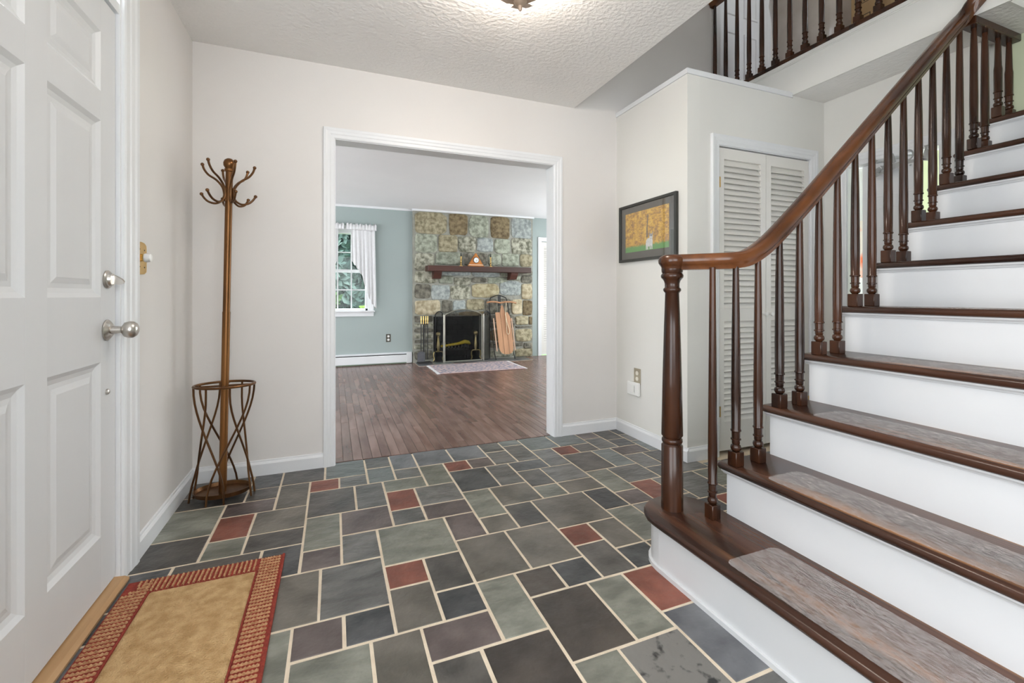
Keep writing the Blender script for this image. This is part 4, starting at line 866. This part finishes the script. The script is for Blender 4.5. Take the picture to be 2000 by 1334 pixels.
# sled
sl = empty('wooden_sled', (2.58, 6.85, .003), 'old wooden sled with rope leaning on the stone chimney', 'sled')
M_sled = mat('sled_wood', (.36,.175,.085), (.50,.265,.14), 10, .5, .1, 40, stretch=(1,1,.12)); M_sledr = mat('sled_rail_wood', (.50,.32,.22), (.58,.39,.28), 10, .5)
ysl = lambda z: 6.80+.125*z                    # the sled plane leans back
xo = lambda z: -.075*(z-.1)                   # and a little to the left
def slat(p): return G().prism([(x+xo(z), ysl(z)-.045, z) for x, z in p], (0,.012,0))
part('slat', slat([(2.490,.19),(2.502,.145),(2.528,.110),(2.568,.092),(2.568,.765),(2.498,.765),(2.490,.755)]), M_sled, sl)
part('slat', slat([(2.575,.090),(2.655,.090),(2.655,.76),(2.632,.875),(2.602,.875),(2.575,.76)]), M_sled, sl)
part('slat', slat([(2.662,.092),(2.700,.108),(2.727,.140),(2.738,.185),(2.738,.690),(2.705,.765),(2.662,.765)]), M_sled, sl)
for xa in (2.452, 2.765): part('side_rail', G().prism([(x, ysl(z)-.035, z) for x, z in ((xa-.009+xo(.14),.14),(xa+.009+xo(.14),.14),(xa+.009+xo(.67),.67),(xa-.009+xo(.67),.67))], (0,.014,0)), M_sledr, sl)
part('steering_bar', G().tube([(2.30,ysl(.93)-.05,.925),(2.36,ysl(.93)-.055,.938),(2.45,ysl(.93)-.055,.936),(2.53,ysl(.93)-.052,.92),(2.62,ysl(.93)-.055,.934),(2.72,ysl(.93)-.055,.934),(2.81,ysl(.93)-.05,.915)], .014, 8), M_sled, sl, True)
for s_ in (-1, 1):
    xr_ = 2.585+s_*.165
    part('runner', G().tube([(xr_+xo(z), ysl(z)+.018-.04*(z<.1), z) for z in (.008,.1,.4,.7,.9)]+[(xr_+xo(1.0)-s_*.03, ysl(1.0)+.0, 1.0)], .008, 6), M_black, sl, True)
    for z in (.24, .62): part('strut', G().tube([(xr_+xo(z), ysl(z)+.018, z),(xr_-s_*.045+xo(z), ysl(z)-.03, z+.03)], .007, 6), M_black, sl, True)
part('front_bow', G().tube(catmull([(2.585-.135+xo(1), ysl(1.0), 1.0),(2.47, ysl(1.03), 1.035),(2.515, ysl(1.04), 1.042),(2.56, ysl(1.03), 1.035),(2.585+.135+xo(1), ysl(1.0), 1.0)], 4), .009, 6), M_black, sl, True)
part('neck', G().box((2.50, ysl(.95)-.035, .87), (2.545, ysl(.95)-.02, 1.03)), M_black, sl)
part('cross_bar', G().box((2.47, ysl(.3)-.033, .28), (2.75, ysl(.3)-.018, .31)).box((2.45, ysl(.64)-.033, .625), (2.73, ysl(.64)-.018, .655)), M_sled, sl)
part('rope', G().tube(catmull([(2.625,ysl(.93)-.075,.93),(2.618,ysl(.8)-.06,.78),(2.612,ysl(.74)-.06,.73),(2.63,ysl(.6)-.058,.60),(2.662,ysl(.5)-.058,.50),(2.665,ysl(.44)-.058,.44),(2.645,ysl(.41)-.058,.41),(2.622,ysl(.43)-.058,.43),(2.618,ysl(.55)-.058,.54),(2.61,ysl(.7)-.06,.70),(2.603,ysl(.74)-.062,.74)], 4), .0055, 6), mat('rope', (.62,.50,.34), (.72,.60,.43), 60, .9), sl, True)
# hearth rug
hg = empty('hearth_rug', (1.92, 6.2, .001), 'faded patterned fringed rug before the fireplace', 'rug')
part('rug_body', G().box((1.31, 5.83, .0045), (2.53, 6.60, .0095), .002), mat('faded_oriental', (.20,.21,.27), (.58,.44,.42), 26, .95, .4, 120, detail=6, lo=.40, hi=.60), hg)
for ya in (5.828, 6.588): part('rug_border', G().box((1.31, ya, .0045), (2.53, ya+.014, .010)), mat('rug_pink_edge', (.58,.40,.37), None, 5, .95), hg)
g = G()
for k in range(60):
    y = 5.835+.0127*k
    for xe, s_ in ((1.31,-1),(2.53,1)): g.tube([(xe,y,.0065),(xe+s_*.02,y+rnd.uniform(-.004,.004),.006),(xe+s_*rnd.uniform(.03,.042),y+rnd.uniform(-.008,.008),.0045)], .0035, 4)
o = part('fringe', g, M_cloth, hg); o['kind'] = 'stuff'
# baseboard heater, outlet
ht = empty('baseboard_heater', (0, YF, 0), 'white baseboard heater under the living room window', 'heater')
part('cover', G().prism([(LX0+.02, YF, .02), (LX0+.02, YF-.062, .02), (LX0+.02, YF-.062, .125), (LX0+.02, YF-.055, .132), (LX0+.02, YF, .135)], (1.115-LX0-.02, 0, 0)), M_trim, ht)
part('damper', G().prism([(LX0+.02, YF, .168), (LX0+.02, YF-.05, .150), (LX0+.02, YF-.048, .146), (LX0+.02, YF, .160)], (1.115-LX0-.02, 0, 0)), M_trim, ht)
part('slot', G().box((LX0+.03, YF-.045, .133), (1.10, YF-.004, .146)), M_black, ht)
part('end_cap', G().box((1.045, YF-.066, .004), (1.125, YF, .17), .004), M_trim, ht)
ou = empty('wall_outlet', (.779, YF, .39), 'dark outlet plate on the sage living room wall', 'outlet')
part('plate', G().box((.744, YF-.006, .332), (.814, YF, .452), .002), mat('dark_bronze_plate', (.07,.065,.05), (.10,.09,.07), 10, .4), ou)
for z in (.366, .418): part('receptacle', G().lathe((.779, YF-.006, z), [(.018,0),(.018,.003)], 12, RYm), M_plast, ou)
# curtains: ruffled header + jabots
def curtain(mirror, lb):
    ct = empty('window_curtain', (.156, 6.94, 2.0), lb, 'curtain', 'white swag curtains'); fxm = (lambda x: x) if not mirror else (lambda x: .312-x)
    g = G(); vs = []; nx, nz = 40, 24; edge = [(.255,1.537),(.331,1.437),(.40,1.321),(.442,1.131),(.498,.998),(.55,.90),(.598,.835)]
    for i in range(nx+1):
        x = .245+(.575-.245)*i/nx; xe = .255+(.598-.255)*i/nx
        zb = next((a[1]+(b[1]-a[1])*(xe-a[0])/(b[0]-a[0]) for a, b in zip(edge, edge[1:]) if a[0] <= xe <= b[0]+1e-6), .835)
        for j in range(nz+1):
            t = j/nz; z = 2.015+(zb-2.015)*t; fold = .014*math.sin(i*.95)+.008*math.sin(i*.41+1)
            vs.append((fxm(x+(xe-x)*t), 6.955+fold*(.5+.6*t), z+.012*math.sin(i*1.3)*(t > .97)))
    fs = [(i*(nz+1)+j, i*(nz+1)+j+1, (i+1)*(nz+1)+j+1, (i+1)*(nz+1)+j) for i in range(nx) for j in range(nz)]
    o = part('jabot', g.add(vs, fs), M_cloth, ct, True, auto=180)
    md = o.modifiers.new('thick', 'SOLIDIFY'); md.thickness = .003
    return ct
c1 = curtain(False, 'white ruffled swag curtain on the right of the living room window'); c2 = curtain(True, 'white ruffled swag curtain on the left of the living room window')
def ruffle(xa, xb, parent):
    vs = []; n = 46
    for i in range(n+1):
        x = xa+(xb-xa)*i/n; a = i*1.35
        for z, f in ((2.0,.006),(2.02,.004),(2.035,.003),(2.055,.012),(2.075,.018),(2.088+.012*math.sin(i*.9)+.006*math.sin(i*2.3),.022)): vs.append((x+f*.4*math.cos(a*1.7), 6.945+f*math.sin(a), z))
    o = part('ruffle', G().add(vs, [(i*6+j, i*6+j+1, (i+1)*6+j+1, (i+1)*6+j) for i in range(n) for j in range(5)]), M_cloth, parent, True, auto=180)
    md = o.modifiers.new('thick', 'SOLIDIFY'); md.thickness = .003
ruffle(.168, .595, c1); ruffle(-.283, .144, c2)
part('rod', G().tube([(.158,6.957,2.012),(.585,6.957,2.012),(.588,YF-.001,2.012)], .006, 8), M_plast, c1); part('rod', G().tube([(.154,6.957,2.012),(-.273,6.957,2.012),(-.276,YF-.001,2.012)], .006, 8), M_plast, c2)

# ================================================================ OUTSIDE
struct('ground', G().box((-30, YF+.6, -.5), (30, 60, -.35)), mat('lawn', (.05,.12,.025), (.10,.20,.05), 3, .9), 'green lawn behind the house', 'ground')
M_leaf = mat('leaf_green', (.030,.075,.026), (.10,.17,.07), 1.4, .7, rand=.2, spec=.05); M_leaf2 = mat('leaf_lime', (.12,.22,.03), (.20,.31,.07), 1.4, .7, spec=.05); M_leaf3 = mat('leaf_blue', (.050,.100,.085), (.15,.215,.19), 1.2, .7, spec=.05); M_bark = mat('bark', (.06,.045,.03), (.12,.09,.07), 8, .9, .5, 20)
def crown(c, s, n, size, m, nm, lb):
    r = random.Random(hash(nm+lb) & 255 if False else len(lb)*13+n); t = empty(nm, (c[0], c[1], -.35), lb, 'tree' if nm == 'tree' else 'shrub'); g = G()
    for _ in range(n):
        a, b = r.uniform(0, 2*math.pi), math.acos(r.uniform(-1, 1)); q = r.uniform(.45, 1)**.5
        d = Vector((math.sin(b)*math.cos(a), math.sin(b)*math.sin(a), math.cos(b)))
        k = q*(.85+.3*math.sin(d.x*7+c[0])*math.cos(d.z*6+c[1])); p = Vector((c[0]+d.x*s[0]*k, c[1]+d.y*s[1]*k, c[2]+d.z*s[2]*k))
        u = Vector((r.uniform(-1,1), r.uniform(-1,1), r.uniform(-1,1))).normalized(); v = u.orthogonal().normalized(); z = size*r.uniform(.6,1.3)
        g.add([p-u*z, p+v*z*.5, p+u*z, p-v*z*.5], [(0,1,2,3)])
    o = part('crown', g, m, t); o['kind'] = 'stuff'
    part('trunk', G().tube([(c[0],c[1],-.36),(c[0]+.1,c[1],(c[2]-.3)*.5),(c[0],c[1],c[2])], [.14,.11,.06], 8), M_bark, t)
crown((.4, 17.0, 2.6), (2.1, 1.5, 3.6), 12000, .20, M_leaf3, 'tree', 'tall blue-green tree filling the middle of the window view')
crown((1.25, 12.2, .55), (.62, .6, .75), 3000, .09, M_leaf2, 'shrub', 'bright lime green shrub low behind the right window panes')
crown((-.9, 12.6, .5), (1.1, .9, .85), 5000, .10, M_leaf, 'shrub', 'dark green shrub at the lower left behind the window')
crown((4.4, 15.0, 2.2), (1.8, 1.5, 3.0), 7000, .18, M_leaf, 'tree', 'mid green tree at the right behind the window')
crown((-3.4, 16.0, 2.4), (1.7, 1.5, 3.2), 7000, .18, M_leaf, 'tree', 'mid green tree at the far left behind the window')
g = G(); r = random.Random(5)
for _ in range(16000):
    p = Vector((r.uniform(-14, 16), 22+r.uniform(0, 2.5), r.uniform(-.3, 8))); u = Vector((r.uniform(-1,1), r.uniform(-1,1), r.uniform(-1,1))).normalized(); v = u.orthogonal().normalized(); z = .42*r.uniform(.6, 1.3)
    g.add([p-u*z, p+v*z*.6, p+u*z, p-v*z*.6], [(0,1,2,3)])
tag(g.build('woodland', M_leaf3), 'dense blurred woodland far behind the garden trees', 'woodland', None, 'stuff')
